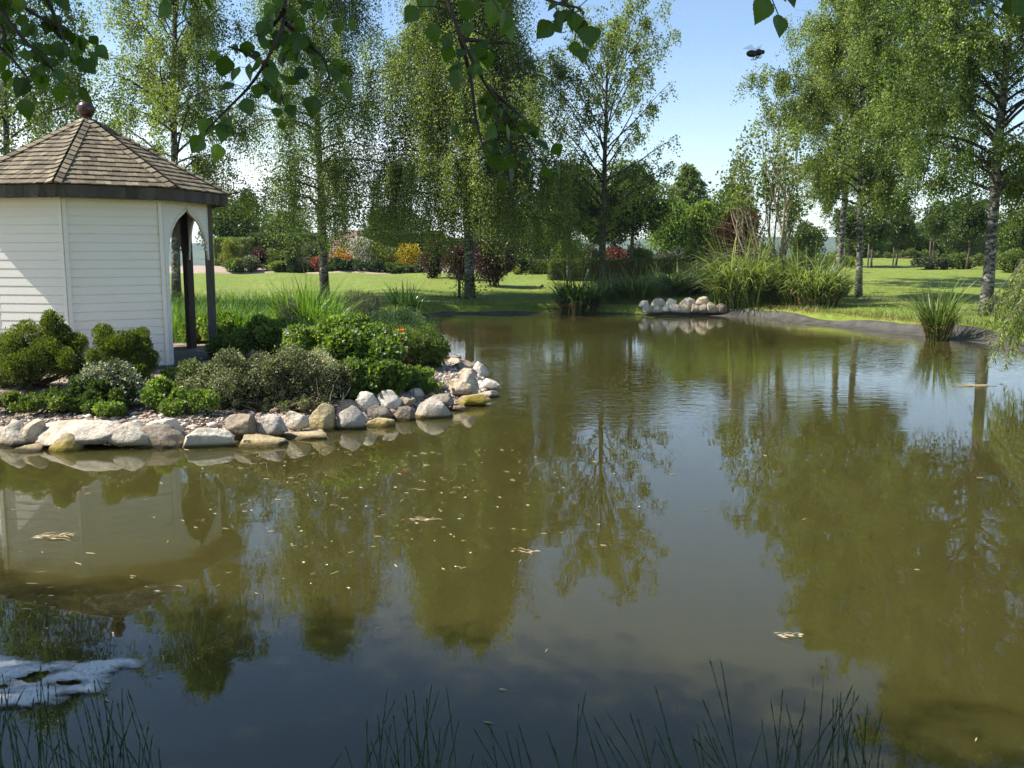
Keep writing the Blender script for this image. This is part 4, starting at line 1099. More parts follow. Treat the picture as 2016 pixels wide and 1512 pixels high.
# ------------------------------------------------------------------ far shrub bed
g = Geo(); X = np.linspace(-19, -3.3, 90); Yb = np.linspace(0, 6.2, 24); bx, by = np.meshgrid(X, Yb)
by = by + 46.8 + .45 * np.sin(bx * .9) + .3 * np.sin(bx * 2.1); bz = hgt(bx, by) + .05 + .22 * sstep(46.8, 49.5, by); bz[0] -= .12
k = np.arange(bx.size).reshape(bx.shape); g.add(np.stack([bx, by, bz], -1).reshape(-1, 3), np.stack([k[:-1, :-1], k[:-1, 1:], k[1:, 1:], k[1:, :-1]], -1).reshape(-1, 4), .5, 0, True)
tag(g.build('gravel_bed', M['pale_gravel']), 'pinkish gravel of the far shrub bed', kind='structure')
FS = [
 ((427, 466, 470, 524), 'conifer_shrub', 'golden green conifer beside the right summerhouse post', 'lime', .3),
 ((436, 508, 476, 536), 'shrub', 'low green mound under the golden green conifer', 'mid_green', .35),
 ((472, 503, 503, 531), 'shrub', 'pale variegated shrub right of the low green mound', 'grey_green', .65),
 ((490, 488, 522, 519), 'shrub', 'dark red shrub behind the pale variegated one', 'maroon', .55),
 ((516, 491, 566, 524), 'shrub', 'broad green shrub right of the dark red one', 'mid_green', .35),
 ((510, 514, 564, 537), 'shrub', 'low spreading yellow green shrub in front of the broad green one', 'mid_green', .65),
 ((561, 502, 581, 531), 'conifer_shrub', 'narrow almost black conifer in the far bed', 'deep_green', .1),
 ((577, 506, 612, 538), 'shrub', 'grey green mounded shrub right of the black conifer', 'grey_green', .25),
 ((590, 468, 634, 511), 'shrub', 'tall greyish shrub left of the stake and slender birch', 'grey_green', .3),
 ((604, 506, 640, 537), 'shrub', 'reddish brown shrub directly behind the thin dark stake', 'rust', .6),
 ((644, 507, 690, 537), 'shrub', 'flat dark green shrub just right of the slender birch trunk', 'conifer', .25),
 ((644, 484, 700, 516), 'shrub', 'orange gold shrub right of the slender birch trunk', 'orange', .5),
 ((684, 510, 764, 539), 'conifer_shrub', 'wide flat topped juniper in the far bed', 'conifer', .4),
 ((676, 464, 738, 506), 'shrub', 'white flowering shrub above the orange gold one', 'white_bloom', .62),
 ((712, 478, 786, 514), 'shrub', 'olive yellow shrub behind the juniper', 'lime', .42),
 ((768, 478, 830, 524), 'shrub', 'bright yellow leaved shrub left of the maroon shrubs', 'yellow', .5),
 ((820, 498, 842, 541), 'shrub', 'upright grey green shrub touching the left maroon shrub', 'grey_green', .35),
 ((552, 519, 606, 541), 'shrub', 'low dark spreading shrub in front of the black conifer', 'conifer', .3),
 ((626, 519, 668, 541), 'shrub', 'low dark cushion shrub just left of the flat dark green one', 'deep_green', .4),
 ((752, 516, 802, 542), 'shrub', 'low green shrub right of the juniper on the gravel', 'mid_green', .4),
 ((796, 522, 834, 544), 'shrub', 'small grey green cushion shrub left of the left maroon shrub', 'grey_green', .4),
 ((1010, 526, 1023, 541), 'conifer_shrub', 'tiny golden dwarf conifer under the dark evergreen', 'lime', .5),
 ((1004, 500, 1052, 541), 'conifer_shrub', 'dark evergreen shrub right of the maroon shrubs', 'deep_green', .15)]
for k, (bx, nm, lab, mt, tn) in enumerate(FS):
    behind = bx[3] < 526
    Y = 48.6 if behind else 47.0
    if bx[0] > 1000: Y = 45 - (bx[2] < 1030)
    sm = (bx[2] - bx[0]) < 25
    shrub(nm, lab, 'shrub', bx, M[mt], 1600 if sm else 3200, .11 if not sm else .08, Y, 200 + k, 24, tone=tn, asp=.55, upb=.3, depth=1.2 if not sm else .5, stems=not sm)
shrub('maroon_shrub', 'maroon shrub left of the two trunks at the foot of the fullest birch', 'shrub', (826, 468, 878, 549), M['maroon'], 7000, .09, 41.5, 231, 36, tone=.5, depth=1.2)
shrub('maroon_shrub', 'maroon shrub glimpsed between the stake and the fullest birch trunk', 'shrub', (866, 478, 932, 549), M['maroon'], 7000, .09, 40.5, 232, 36, tone=.5, depth=1.2)
shrub('maroon_shrub', 'widest and darkest maroon shrub right of the fullest birch trunk', 'shrub', (930, 466, 1016, 558), M['maroon'], 12000, .09, 37, 233, 40, tone=.35, depth=1.5)
# shrubs behind the long hedge and on the right lawn
for k, (bx, Y, mt, tn, lab) in enumerate([
    ((1085, 468, 1150, 520), 44, 'mid_green', .5, 'yellow green shrub behind the left end of the long hedge'),
    ((1140, 478, 1185, 520), 44, 'grey_green', .6, 'silvery shrub behind the long hedge left of the airy birch trunk'),
    ((1190, 482, 1240, 520), 44, 'rust', .2, 'brownish shrub behind the long hedge right of the airy birch trunk'),
    ((1230, 476, 1300, 520), 45, 'mid_green', .6, 'pale green shrub with white specks behind the long hedge'),
    ((1290, 486, 1370, 522), 44, 'grey_green', .2, 'olive shrub behind the long hedge near the bright green column'),
    ((1810, 505, 1880, 546), 50, 'grey_green', .2, 'rough grass and heather mound on the right lawn'),
    ((1862, 496, 1950, 546), 51, 'mid_green', .45, 'bushy rough shrubs left of the nearest birch trunk'),
    ((1958, 490, 2060, 556), 44, 'mid_green', .5, 'yellow green shrubbery right of the nearest birch trunk'),
    ((1722, 490, 1850, 520), 68, 'mid_green', .4, 'long leafy hedge bank at the top of the right lawn'),
    ((1560, 496, 1700, 540), 44, 'mid_green', .6, 'yellow green bushes behind the largest reeds')]):
    shrub('shrub', lab, 'shrub', bx, M[mt], 6000, .10, Y, 260 + k, 34, tone=tn, depth=1.6)

# bungalow beyond the far bed
def house():
    Y = 66; x0 = atY(648, 500, Y)[0]; x1 = atY(770, 500, Y)[0]; w = x1 - x0; zg = ground_at((x0 + x1) / 2, Y)
    t = thing('house', 'bungalow with a brown tiled roof showing between the slender and the fullest birch', 'house', (x0, Y, zg))
    ez = atY(650, 503, Y)[2] - zg; rz = atY(650, 452, Y)[2] - zg; dp = 7.0
    g = Geo(); g.add([(0, 0, -.3), (w, 0, -.3), (w, dp, -.3), (0, dp, -.3), (0, 0, ez), (w, 0, ez), (w, dp, ez), (0, dp, ez), (0, dp / 2, rz - .1), (w, dp / 2, rz - .1)],
          [(0, 1, 5, 4), (1, 2, 6, 5), (2, 3, 7, 6), (3, 0, 4, 7)]); g.add([(0, 0, ez), (0, dp, ez), (0, dp / 2, rz - .1), (w, 0, ez), (w, dp, ez), (w, dp / 2, rz - .1)], [(0, 2, 1), (3, 4, 5)])
    g.build('wall', M['house_wall'], t)
    g = Geo(); n = unit(np.cross((1, 0, 0), (0, dp / 2, rz - ez))); L0 = math.hypot(dp / 2 + .4, (rz - ez) * (1 + .8 / dp)); up = unit(np.array((0, dp / 2, rz - ez)))
    for s_ in (0, 1):
        for c in range(14):
            a = np.array((-.25, -.4, ez - .4 * (rz - ez) / (dp / 2))) + up * (c * L0 / 14); b = a + up * (L0 / 14 + .05)
            P = [a + n * .07, a + n * .07 + (w + .5, 0, 0), b + n * .04 + (w + .5, 0, 0), b + n * .04]; P = np.array(P + [q - n * .05 for q in P])
            if s_: P[:, 1] = dp - P[:, 1]
            g.add(P, [(0, 1, 2, 3), (7, 6, 5, 4), (0, 4, 5, 1), (2, 6, 7, 3), (1, 5, 6, 2), (0, 3, 7, 4)])
    g.build('roof', M['roof_tile'], t)
    for s_ in (0, 1):
        g = Geo(); m = 12
        for c in range(m):
            q = (c + .5) / m; y = -.35 + q * (dp / 2 + .35); z = ez - .4 * (rz - ez) / (dp / 2) + q * (rz - ez) * 1.1
            g.box((-.28 if not s_ else w + .28, y, z), .08, .36, .2)
        g.build('verge', M['house_wall'], t)
    for xw in (1.0, 3.0):
        g = Geo(); g.box((xw, -.02, ez * .55), 1.1, .06, .9); wf = g.build('window', M['plastic_white'], t)
        g = Geo(); g.box((xw, -.06, ez * .55), .94, .03, .76); g.build('pane', M['glass_dark'], wf)
house()

# ------------------------------------------------------------------ near planting bed
SH = M
def flowers_on(mat, n, size):
    def f(t, C, RAD, rn, w, h, dep):
        k = rn.integers(0, len(C), n); d = rn.normal(size=(n, 3)); d[:, 2] = abs(d[:, 2]) + .4; d[:, 1] -= .5; d = unit(d)
        P = C[k] + d * (RAD[k] * 1.12)[:, None]; g = Geo()
        for j in range(5):
            a = j * 1.2566 + rn.random(n); D = np.stack([np.cos(a), np.sin(a) * .6, np.sin(a) * .6 + .3], 1)
            g.kites(P, D, d + .2, size, size * .8, rn.random(n))
        g.build('flower', mat, t)
    return f
def dead_twigs(t, C, RAD, rn, w, h, dep):
    g = Geo()
    for _ in range(16):
        a = np.array((rn.uniform(-.4, .45) * w, -dep * rn.uniform(.3, .5), .03)); e = a + np.array((rn.normal(0, .22), rn.uniform(-.12, .1), rn.uniform(.05, .32)))
        g.tube([a, (a + e) / 2 + rn.normal(0, .03, 3), e], [.006, .005, .002], 4, .5, cap=False)
        m = (a + e) / 2; g.tube([m, m + rn.normal(0, .09, 3)], [.003, .0015], 3, .5, cap=False)
    g.build('dead_twig', M['pale_bark'], t)
def lobed_conifer(label, lobes, base, Y, mat, n, leaf, seed, tone=.45):
    """a conifer built as separate rounded lobes (photo column, row, radius, depth offset), each with upward sprays"""
    rn = np.random.default_rng(seed); b = np.array((atY(base[0], base[1], Y)[0], Y, 0)); b[2] = ground_at(b[0], b[1])
    t = thing('conifer_shrub', label, 'shrub', b); g = Geo(); gw = Geo(); C = []; RR = []
    for px, py, r, dy in lobes:
        c = atY(px, py, Y + dy) - b; Rm = r * Y / FPX; m = 15
        d = rn.normal(size=(m, 3)); d /= np.linalg.norm(d, axis=1, keepdims=True)
        C += list(c + d * Rm * .66 * (1, 1, 1.08)); RR += list(Rm * rn.uniform(.26, .46, m)); C.append(c); RR.append(Rm * .62)
        a = np.array((rn.normal(0, .05), rn.normal(0, .05), -.03)); gw.tube([a, a * .3 + c * .5 + rn.normal(0, .04, 3), c], [.022, .016, .007], 5, .5, cap=False)
        for _ in range(3): gw.tube([a + rn.normal(0, .06, 3) * (1, 1, 0), c * .5 + rn.normal(0, .1, 3), c + rn.normal(0, Rm * .4, 3)], [.010, .007, .003], 4, .5, cap=False)
    gw.build('stem', M['woody'], t)
    clump_leaves(g, np.array(C), np.array(RR), n, leaf, rn, .3, tone, .2, .55, zs=1.25, dirw=.75, shell=.72)
    g.build('foliage', mat, t)
lobed_conifer('feathery dark green conifer shrub at the left edge, tallest before the gazebo wall', [(-28, 700, 46, 0), (16, 690, 40, -.1), (52, 672, 36, .1), (38, 722, 34, -.25), (84, 700, 40, -.1), (106, 646, 28, .1), (118, 682, 34, .1), (148, 690, 28, .1), (126, 716, 26, -.2), (8, 738, 26, -.2), (98, 628, 15, .1), (150, 728, 24, 0)], (70, 790), 10.85, M['yew'], 56000, .036, 301)
lobed_conifer('dark green conifer shrub under the boarded wall, right of the taller one', [(204, 664, 22, 0), (216, 690, 26, -.1), (250, 690, 34, 0), (276, 672, 24, .1), (284, 704, 26, 0), (236, 722, 24, -.1), (278, 738, 22, -.15), (196, 706, 22, .1), (262, 720, 26, -.1)], (240, 792), 10.6, M['yew'], 42000, .034, 302, .42)
shrub('variegated_shrub', 'low white edged shrub between and under the two conifer shrubs', 'shrub', (118, 708, 248, 808), M['variegated'], 7000, .032, 9.95, 304, 34, depth=.5, asp=.8, tone=.4, var=.3, cs=.3)
shrub('leafy_plant', 'dark leafy plant on the ground below the conifer shrubs', 'plant', (60, 748, 215, 820), M['deep_green'], 5000, .05, 9.75, 305, 30, depth=.5, tone=.4, asp=.75)
shrub('leafy_plant', 'fresh green nettle like plant under the right conifer shrub', 'plant', (262, 742, 322, 816), M['bright_green'], 2600, .05, 9.8, 306, 22, depth=.45, tone=.4, asp=.75)
shrub('leafy_plant', 'lime green leafy plant at the wall corner board', 'plant', (302, 708, 402, 786), M['bright_green'], 5000, .05, 10.6, 307, 30, depth=.6, tone=.62, asp=.75)
shrub('cotoneaster', 'wide low greyish shrub with tiny leaves, left half of the grey mass', 'shrub', (326, 688, 525, 812), M['cotoneaster'], 34000, .026, None, 308, 56, depth=1.0, asp=.7, cs=.3, tone=.42, var=.3)
shrub('cotoneaster', 'wide low greyish shrub with tiny leaves, right half next to the flowering mound', 'shrub', (476, 676, 684, 806), M['cotoneaster'], 34000, .026, None, 309, 56, depth=1.0, asp=.7, cs=.3, tone=.42, var=.3, extra=dead_twigs)
shrub('geranium', 'large bright green leafy mound dotted with pale lilac flowers', 'plant', (540, 618, 792, 772), M['bright_green'], 34000, .05, None, 310, 70, depth=1.5, asp=.85, cs=.27, tone=.42, var=.22, extra=flowers_on(M['flower_lilac'], 60, .024))
shrub('geranium', 'smaller leafy flowering mound in front of the right summerhouse post', 'plant', (420, 618, 612, 716), M['bright_green'], 22000, .05, 13.2, 311, 50, depth=1.4, asp=.85, cs=.3, tone=.5, var=.22, extra=flowers_on(M['flower_lilac'], 34, .024))
shrub('geranium', 'low leafy skirt between the flowering mound and the egg shaped boulder', 'plant', (640, 706, 800, 796), M['bright_green'], 10000, .05, None, 312, 36, depth=.6, asp=.85, cs=.3, tone=.3)
shrub('leafy_plant', 'lush leafy plants seen between the two summerhouse posts', 'plant', (330, 612, 460, 690), M['bright_green'], 12000, .06, 15.6, 313, 44, depth=1.4, tone=.55, asp=.6)
shrub('heath_shrub', 'fine needled green shrub overhanging the pond beside the orange flower', 'shrub', (690, 604, 856, 712), M['conifer'], 24000, .04, 15.2, 314, 60, depth=1.4, asp=.22, upb=1.0, tone=.62, cs=.28)
shrub('heath_shrub', 'rounded fine leaved shrub in front of the overhanging one, at the water side', 'shrub', (716, 632, 866, 752), M['mid_green'], 16000, .036, 13.3, 315, 50, depth=1.0, asp=.4, upb=.8, tone=.4, cs=.28)
shrub('leafy_plant', 'dark glossy leafy plant behind the tip boulders', 'plant', (788, 656, 880, 748), M['bright_green'], 7000, .06, 13.6, 316, 30, depth=.8, tone=.35, asp=.6)
shrub('leafy_plant', 'yellow green low plants around the foot of the flowering mound near the tip', 'plant', (770, 722, 846, 768), M['bright_green'], 3600, .04, 12.3, 317, 24, depth=.6, tone=.6, asp=.7)
shrub('lavender', 'grey green lavender like bush behind the flowering mound', 'shrub', (664, 572, 742, 634), M['grey_green'], 9000, .07, 19.0, 318, 36, depth=1.2, asp=.16, upb=1.2, tone=.5)
shrub('lavender', 'greyish wispy bush beside the tall grass left of the lavender', 'shrub', (528, 590, 588, 640), M['grey_green'], 6000, .07, 16.5, 319, 30, depth=1.0, asp=.16, upb=1.2, tone=.42)
shrub('ground_cover', 'trailing low green leaves on the bed below the left conifer shrub', 'plant', (-20, 772, 120, 822), M['mid_green'], 4000, .04, None, 330, 30, depth=.5, tone=.4, asp=.7)
shrub('ground_cover', 'low mixed green leaves between the right conifer shrub and the white block', 'plant', (296, 764, 420, 822), M['bright_green'], 4000, .035, None, 331, 30, depth=.4, tone=.45, asp=.7)
shrub('ground_cover', 'dry low twiggy growth in front of the grey mass', 'plant', (430, 782, 640, 815), M['cotoneaster'], 5000, .024, None, 332, 40, depth=.35, tone=.4, asp=.7)
for k_, (bx_, lab_) in enumerate([((150, 786, 236, 826), 'small leafy sprig on the gravel below the white edged shrub'), ((664, 762, 742, 796), 'low bright leaves just left of the egg shaped boulder'), ((786, 742, 872, 776), 'low yellow green growth on the bed near the tan rounded boulder'), ((402, 660, 470, 706), 'leafy growth at the foot of the right summerhouse post')]):
    shrub('ground_cover', lab_, 'plant', bx_, M['bright_green'], 3200, .035, None, 340 + k_, 26, depth=.45, tone=.5, asp=.7)
# upright rusty plant with one orange flower
def poppy_plant():
    b = np.array((*at(792, 742, .3)[:2], 0)); b[2] = ground_at(b[0], b[1]); rn = np.random.default_rng(5)
    t = thing('poppy', 'dark stemmed upright plant with a single orange flower by the water', 'plant', b); g = Geo(); gl = Geo()
    for _ in range(16):
        e = np.array((rn.normal(0, .07), rn.normal(0, .06), rn.uniform(.35, .66))); g.tube([(0, 0, -.03), e * (.3, .3, .55), e], [.006, .005, .003], 4, cap=False)
        m = 26; u = rn.uniform(.25, 1, m); gl.kites(e * u[:, None] + rn.normal(0, .015, (m, 3)), rv(m) + (0, 0, .4), rv(m), .05, .016, np.clip(rn.normal(.35, .2, m), 0, 1))
    g.build('stem', M['woody'], t); gl.build('foliage', M['rust'], t)
    f = Geo(); a = np.arange(7) * .9; c = np.tile((0, -.07, .74), (7, 1)); g2 = Geo(); g2.tube([(0, 0, 0), (0, -.05, .45), (0, -.07, .74)], .004, 4); g2.build('flower_stalk', M['woody'], t)
    f.kites(c, np.stack([np.cos(a), np.sin(a), np.full(7, .55)], 1), rv(7) * .2 + (0, 0, 1), .06, .06, RNG.random(7)); f.build('flower', M['poppy'], t)
poppy_plant()

# ------------------------------------------------------------------ grasses and reeds
def tussock(name, label, cat, c, rad, h, n, mat, w=.016, arch=.9, tone=.42, seed=1, group=None, dead=0, plume=0, seg=6, ry=None, lean=.28):
    rn = np.random.default_rng(seed); t = thing(name, label, cat, c, 0, group)
    def mk(n, hh, arch, tone, ww):
        a = rn.uniform(0, 6.28, n); q = np.sqrt(rn.random(n)); P = np.stack([np.cos(a) * rad * q, np.sin(a) * (ry or rad) * q, np.full(n, -.03)], 1)
        b = a + rn.normal(0, .8, n); o = np.stack([np.cos(b), np.sin(b), np.zeros(n)], 1); hh = hh * (1.08 - .5 * q ** 2 * rn.random(n))
        D0 = o * (lean * rn.random(n) * (.4 + q))[:, None] + (0, 0, 1) + rn.normal(0, .05, (n, 3))
        ar = arch * rn.uniform(.15, 1.7, n) ** 1.1; D1 = o * ar[:, None] + np.stack([np.zeros(n), np.zeros(n), 1.0 - ar * 1.05], 1)
        return P, D0, D1, hh * rn.uniform(.55, 1.12, n), ww * rn.uniform(.6, 1.3, n), np.clip(rn.normal(tone, .2, n), 0, 1)
    g = Geo(); P, D0, D1, H, W, T = mk(n, h, arch, tone, w); g.blades(P, D0, D1, H, W, T, seg, tip=.25); g.build('leaf_tuft', mat, t)
    if dead:
        g = Geo(); P, D0, D1, H, W, T = mk(dead, h * .55, arch * 1.5, .5, w * .9); g.blades(P, D0, D1, H, W, T, seg); g.build('dead_leaf_tuft', M['straw'], t)
    if plume:
        g = Geo(); P, D0, D1, H, W, T = mk(plume, h * 1.12, .35, .4, .006); g.blades(P, D0, D1, H, W, T, seg); g.build('seed_head', M['straw'], t)
    return t
def foot(px, py):
    p = at(px, py, .1); return np.array((p[0], p[1], max(ground_at(p[0], p[1]), 0) - .02))
def hpx(px, ytop, c): return atY(px, ytop, c[1])[2] - c[2]
for k, (px, py, hw, yt, n, dead, arch, mt, tone, lab) in enumerate([
    (1138, 613, 36, 540, 460, 330, .7, 'iris', .25, 'dark reed clump with pale dead stems at the left end of the far bank reeds'),  # dark leaf green and low tone hold the weeping birch's shade
    (1196, 606, 34, 540, 420, 40, .8, 'reed', .4, 'dark green reed clump at the foot of the airy birch'),
    (1250, 606, 40, 528, 520, 40, 1.0, 'reed', .5, 'arching green reed clump just left of the low stone wall'),
    (1318, 596, 44, 520, 520, 30, .9, 'reed', .42, 'dark reed clump behind the left half of the low stone wall'),
    (1378, 594, 40, 520, 460, 60, .9, 'reed', .42, 'dark reed clump behind the right end of the low stone wall'),
    (1462, 612, 62, 478, 950, 60, 1.0, 'reed', .62, 'largest tall arching reed clump just right of the low stone wall'),
    (1545, 606, 46, 480, 700, 60, .9, 'reed', .42, 'tall reed clump in the middle of the right hand reeds, below the lichen covered tree'),
    (1592, 616, 58, 505, 850, 420, 1.0, 'reed', .6, 'arching reed clump with tan dead skirt near right end of the far bank'),
    (1638, 600, 28, 520, 300, 60, 1.0, 'reed', .55, 'smaller reed clump ending the row on the right, by the white fitting')]):
    c = foot(px, py); s = c[1] / FPX
    tussock('reed_clump', lab, 'reeds', c, hw * s * .92, hpx(px, yt, c) * (1.2 if k in (1, 2, 3, 4) else 1.3), int(n * 1.1), M[mt], .055, arch * 2.3, tone, 400 + k, 'reeds on the far bank', dead, 36 if k > 4 else 14)
c = foot(1846, 660); c[2] = -.05
tussock('reed_clump', 'reed clump standing in the water on the right, in front of the nearest birch', 'reeds', c, .21, hpx(1846, 560, c) * 1.2, 320, M['reed'], .03, .9, .42, 420, None, 130, 12, lean=.22)
c = foot(797, 622); c[2] = max(c[2], .1)
tussock('iris_clump', 'dark sword leaved iris clump by the water left of the fullest birch', 'iris', c, .42, hpx(795, 556, c) * 1.15, 130, M['iris'], .055, .55, .45, 421, lean=.5)
c = gY(610, 17.2); tussock('grass_clump', 'broad bladed arching grass clump behind the flowering mounds', 'grass', c, .5, hpx(610, 556, c) * 1.15, 340, M['lush'], .028, .9, .5, 422, dead=20)
c = gY(566, 18.0); tussock('grass_clump', 'taller wispy grass clump left of the broad bladed one', 'grass', c, .35, hpx(566, 545, c) * 1.1, 240, M['lush'], .018, .8, .5, 423)
c = gY(470, 16.2); tussock('grass_clump', 'dense green grass clump right of the summerhouse post', 'grass', c, .4, hpx(470, 585, c) * 1.15, 330, M['lush'], .02, .9, .35, 424)
c = gY(440, 17.0); tussock('grass_clump', 'bright arching grass clump close behind the summerhouse post', 'grass', c, .4, hpx(440, 590, c) * 1.2, 300, M['lush'], .02, 1.0, .5, 425)
c = gY(395, 16.2); tussock('grass_clump', 'arching grass clump seen between the two summerhouse posts', 'grass', c, .4, hpx(395, 590, c) * 1.1, 260, M['lush'], .02, .9, .5, 426)
c = gY(350, 16.6); tussock('grass_clump', 'arching grass clump seen through the open arch left of the dark post', 'grass', c, .4, hpx(350, 580, c) * 1.1, 260, M['lush'], .02, .9, .5, 427)
# uncut meadow grass behind the bed
def field(name, label, n, mat, reg, hh, w, cond, tone=.45, seg=3, seed=1, arch=.6):
    rn = np.random.default_rng(seed); x = rn.uniform(reg[0], reg[1], n); y = rn.uniform(reg[2], reg[3], n); d = sdf(x, y)
    ok = cond(x, y, d); x, y, d = x[ok], y[ok], d[ok]; m = len(x)
    P = np.stack([x, y, hgt(x, y, d) - .01], 1); o = rv(m) * (1, 1, 0)
    pat = .5 + .5 * np.sin(x * 1.3 + 2 * np.sin(y * .9)) 
    g = Geo(); g.blades(P, o * .3 + (0, 0, 1), o * arch + (0, 0, .5), rn.uniform(hh[0], hh[1], m) * (.75 + .5 * pat), w * rn.uniform(.7, 1.3, m), np.clip(rn.normal(tone, .18, m) + .15 * (pat - .5), 0, 1), seg)
    tag(g.build(name, mat), label, kind='stuff')
field('meadow_grass', 'lush uncut grass between the summerhouse and the mown lawn', 26000, M['lush'], (-12.5, -3.2, 17, 27.5), (.28, .62), .014, lambda x, y, d: (d > .5) & (x < -3.0 - .12 * (y - 17)) & (RNG.random(len(x)) < sstep(28, 22, y) + .1), .42, 4, 51, .8)
field('lawn_grass', 'short blades of the mown lawn near the far bank', 90000, M['grass'], (-9, 16, 17, 36), (.03, .075), .012, lambda x, y, d: (d > .5) & ~is_bed(x, y) & (y > 17), .45, 2, 52, .5)
field('bank_grass', 'longer ragged grass and dry straw along the pond edge', 60000, M['grass'], (-4, 15, 13, 31), (.08, .24), .012, lambda x, y, d: (d > .2 + .3 * sstep(2, 5, x)) & (d < 1.1) & ~is_bed(x, y), .5, 3, 53, 1.0)
field('dry_grass', 'dry straw coloured fringe above the pond liner', 60000, M['straw'], (1, 13, 13, 28), (.05, .16), .014, lambda x, y, d: (d > .42) & (d < .72 + .2 * np.sin(x * 1.7)) & ~is_bed(x, y) & (RNG.random(len(x)) < sstep(1.5, 5, x)), .4, 3, 54, 1.6)

def daisies():
    rn = np.random.default_rng(61); n = 2600; x = rn.uniform(-12, 16, n); y = rn.uniform(20, 46, n); d = sdf(x, y); ok = (d > .8) & ~is_bed(x, y); x, y, d = x[ok], y[ok], d[ok]; m = len(x)
    P = np.stack([x, y, hgt(x, y, d) + .05], 1); g = Geo()
    for q in range(3): g.kites(P, np.stack([np.cos(q * 2.1 + x), np.sin(q * 2.1 + x), np.full(m, .2)], 1), np.tile((0, -.4, 1.), (m, 1)), .022, .02, rn.choice((.35, .9), m, p=(.35, .65)))
    tag(g.build('daisies', M['fleck']), 'tiny daisies and scraps scattered over the lawn', kind='stuff')
daisies()
# weeping willow leaning in from the right
def willow():
    rn = np.random.default_rng(8); b = np.array((10.9, 15.6, 0)); b[2] = ground_at(b[0], b[1])
    t = thing('willow_tree', 'weeping willow whose pale green strands hang in from the right edge over the bank', 'tree', b)
    g = Geo(); gl = Geo(); g.tube([(0, 0, -.2), (.05, 0, 1.2), (.1, .05, 2.6), (.05, 0, 3.6)], [.16, .13, .1, .05], 8)
    st = []
    for i in range(26):
        a = i * 2.4; Lb = rn.uniform(.9, 1.9); e = np.array((math.cos(a) * Lb, math.sin(a) * Lb, rn.uniform(2.6, 3.7))); s = np.array((.08, 0, rn.uniform(1.8, 3.3)))
        mid = (s + e) / 2 + (0, 0, .4); g.tube([s, mid, e], [.05, .03, .012], 5, .5, 0, cap=False)
        for u in rn.uniform(.3, 1, 7): st.append((s * (1 - u) ** 2 + 2 * u * (1 - u) * mid + e * u * u, a))
    # low branches reaching left over the water edge
    for (px0, py0, px1, py1, Y) in ((2075, 470, 1955, 585, 14.6), (2080, 500, 1975, 600, 14.2), (2060, 560, 1985, 625, 13.8), (2090, 450, 2000, 530, 15.0), (2070, 520, 2020, 600, 14.4)):
        s = atY(px0, py0, Y + .4) - b; e = atY(px1, py1, Y) - b; mid = (s + e) / 2 + (0, 0, .12)
        r0_ = np.array((.1, 0, s[2] + .4)); g.tube([r0_, (r0_ + s) / 2 + (0, 0, .12), s, mid, e], [.04, .03, .02, .012, .005], 5, .5, 0, cap=False)
        for u in np.linspace(.02, 1, 26): st.append((s * (1 - u) ** 2 + 2 * u * (1 - u) * mid + e * u * u + rn.normal(0, .05, 3), 3.3))
    for p, a in st:
        Ls = rn.uniform(.35, 1.0); dr = np.array((math.cos(a), math.sin(a), 0)) * rn.uniform(.05, .3)
        Ls = min(Ls, max(.2, p[2] - .1)); m = int(44 * Ls) + 6; u = np.sort(rn.random(m))
        P = p + dr * u[:, None] + np.stack([np.zeros(m), np.zeros(m), -Ls * u], 1)
        g.tube([p, p + dr * .5 - (0, 0, Ls * .45), p + dr - (0, 0, Ls)], .004, 3, .5, 0, cap=False)
        gl.kites(P, rv(m) * .8 + dr + (0, 0, -.8), rv(m), .095 * rn.uniform(.6, 1.2, m), .019, np.clip(rn.normal(.5, .2, m), 0, 1))
    g.build('trunk', M['bark'], t); gl.build('crown', M['willow'], t)
willow()

# ------------------------------------------------------------------ small things on the far bank
def spotlight():
    b = gpt(1064, 571); t = thing('garden_spotlight', 'small black spike spotlight standing in the lawn left of the reeds', 'light', b); s = b[1] / FPX
    g = Geo(); g.tube([(0, 0, -.1), (0, 0, .11)], .022, 6); g.build('spike', M['black_metal'], t)
    g = Geo(); g.tube([(-.03, 0, .12), (.03, 0, .16), (.11, -.02, .165)], [.04, .055, .06], 10); g.build('lamp_head', M['black_metal'], t)
spotlight()
def fitting():  # unidentified white object, modelled like a lamp head on a stake
    c = foot(1626, 600); t = thing('white_fitting', 'small white fitting on a stake half hidden among the reeds on the right', 'light', c); z = hpx(1626, 541, c)
    g = Geo(); g.tube([(0, -.35, -.1), (0, -.35, z)], .015, 6); g.build('stake', M['stake'], t)
    g = Geo(); g.ball((0, -.37, z), (.085, .08, .085)); g.tube([(.05, -.37, z + .05), (.09, -.37, z + .2), (.1, -.37, z + .26)], [.02, .022, .03], 7); g.build('lamp_head', M['plastic_white'], t)
    g = Geo(); g.tube([(.03, -.42, z - .02), (.05, -.475, z - .03)], [.05, .055], 10); g.build('lens', M['glass_dark'], t)
fitting()

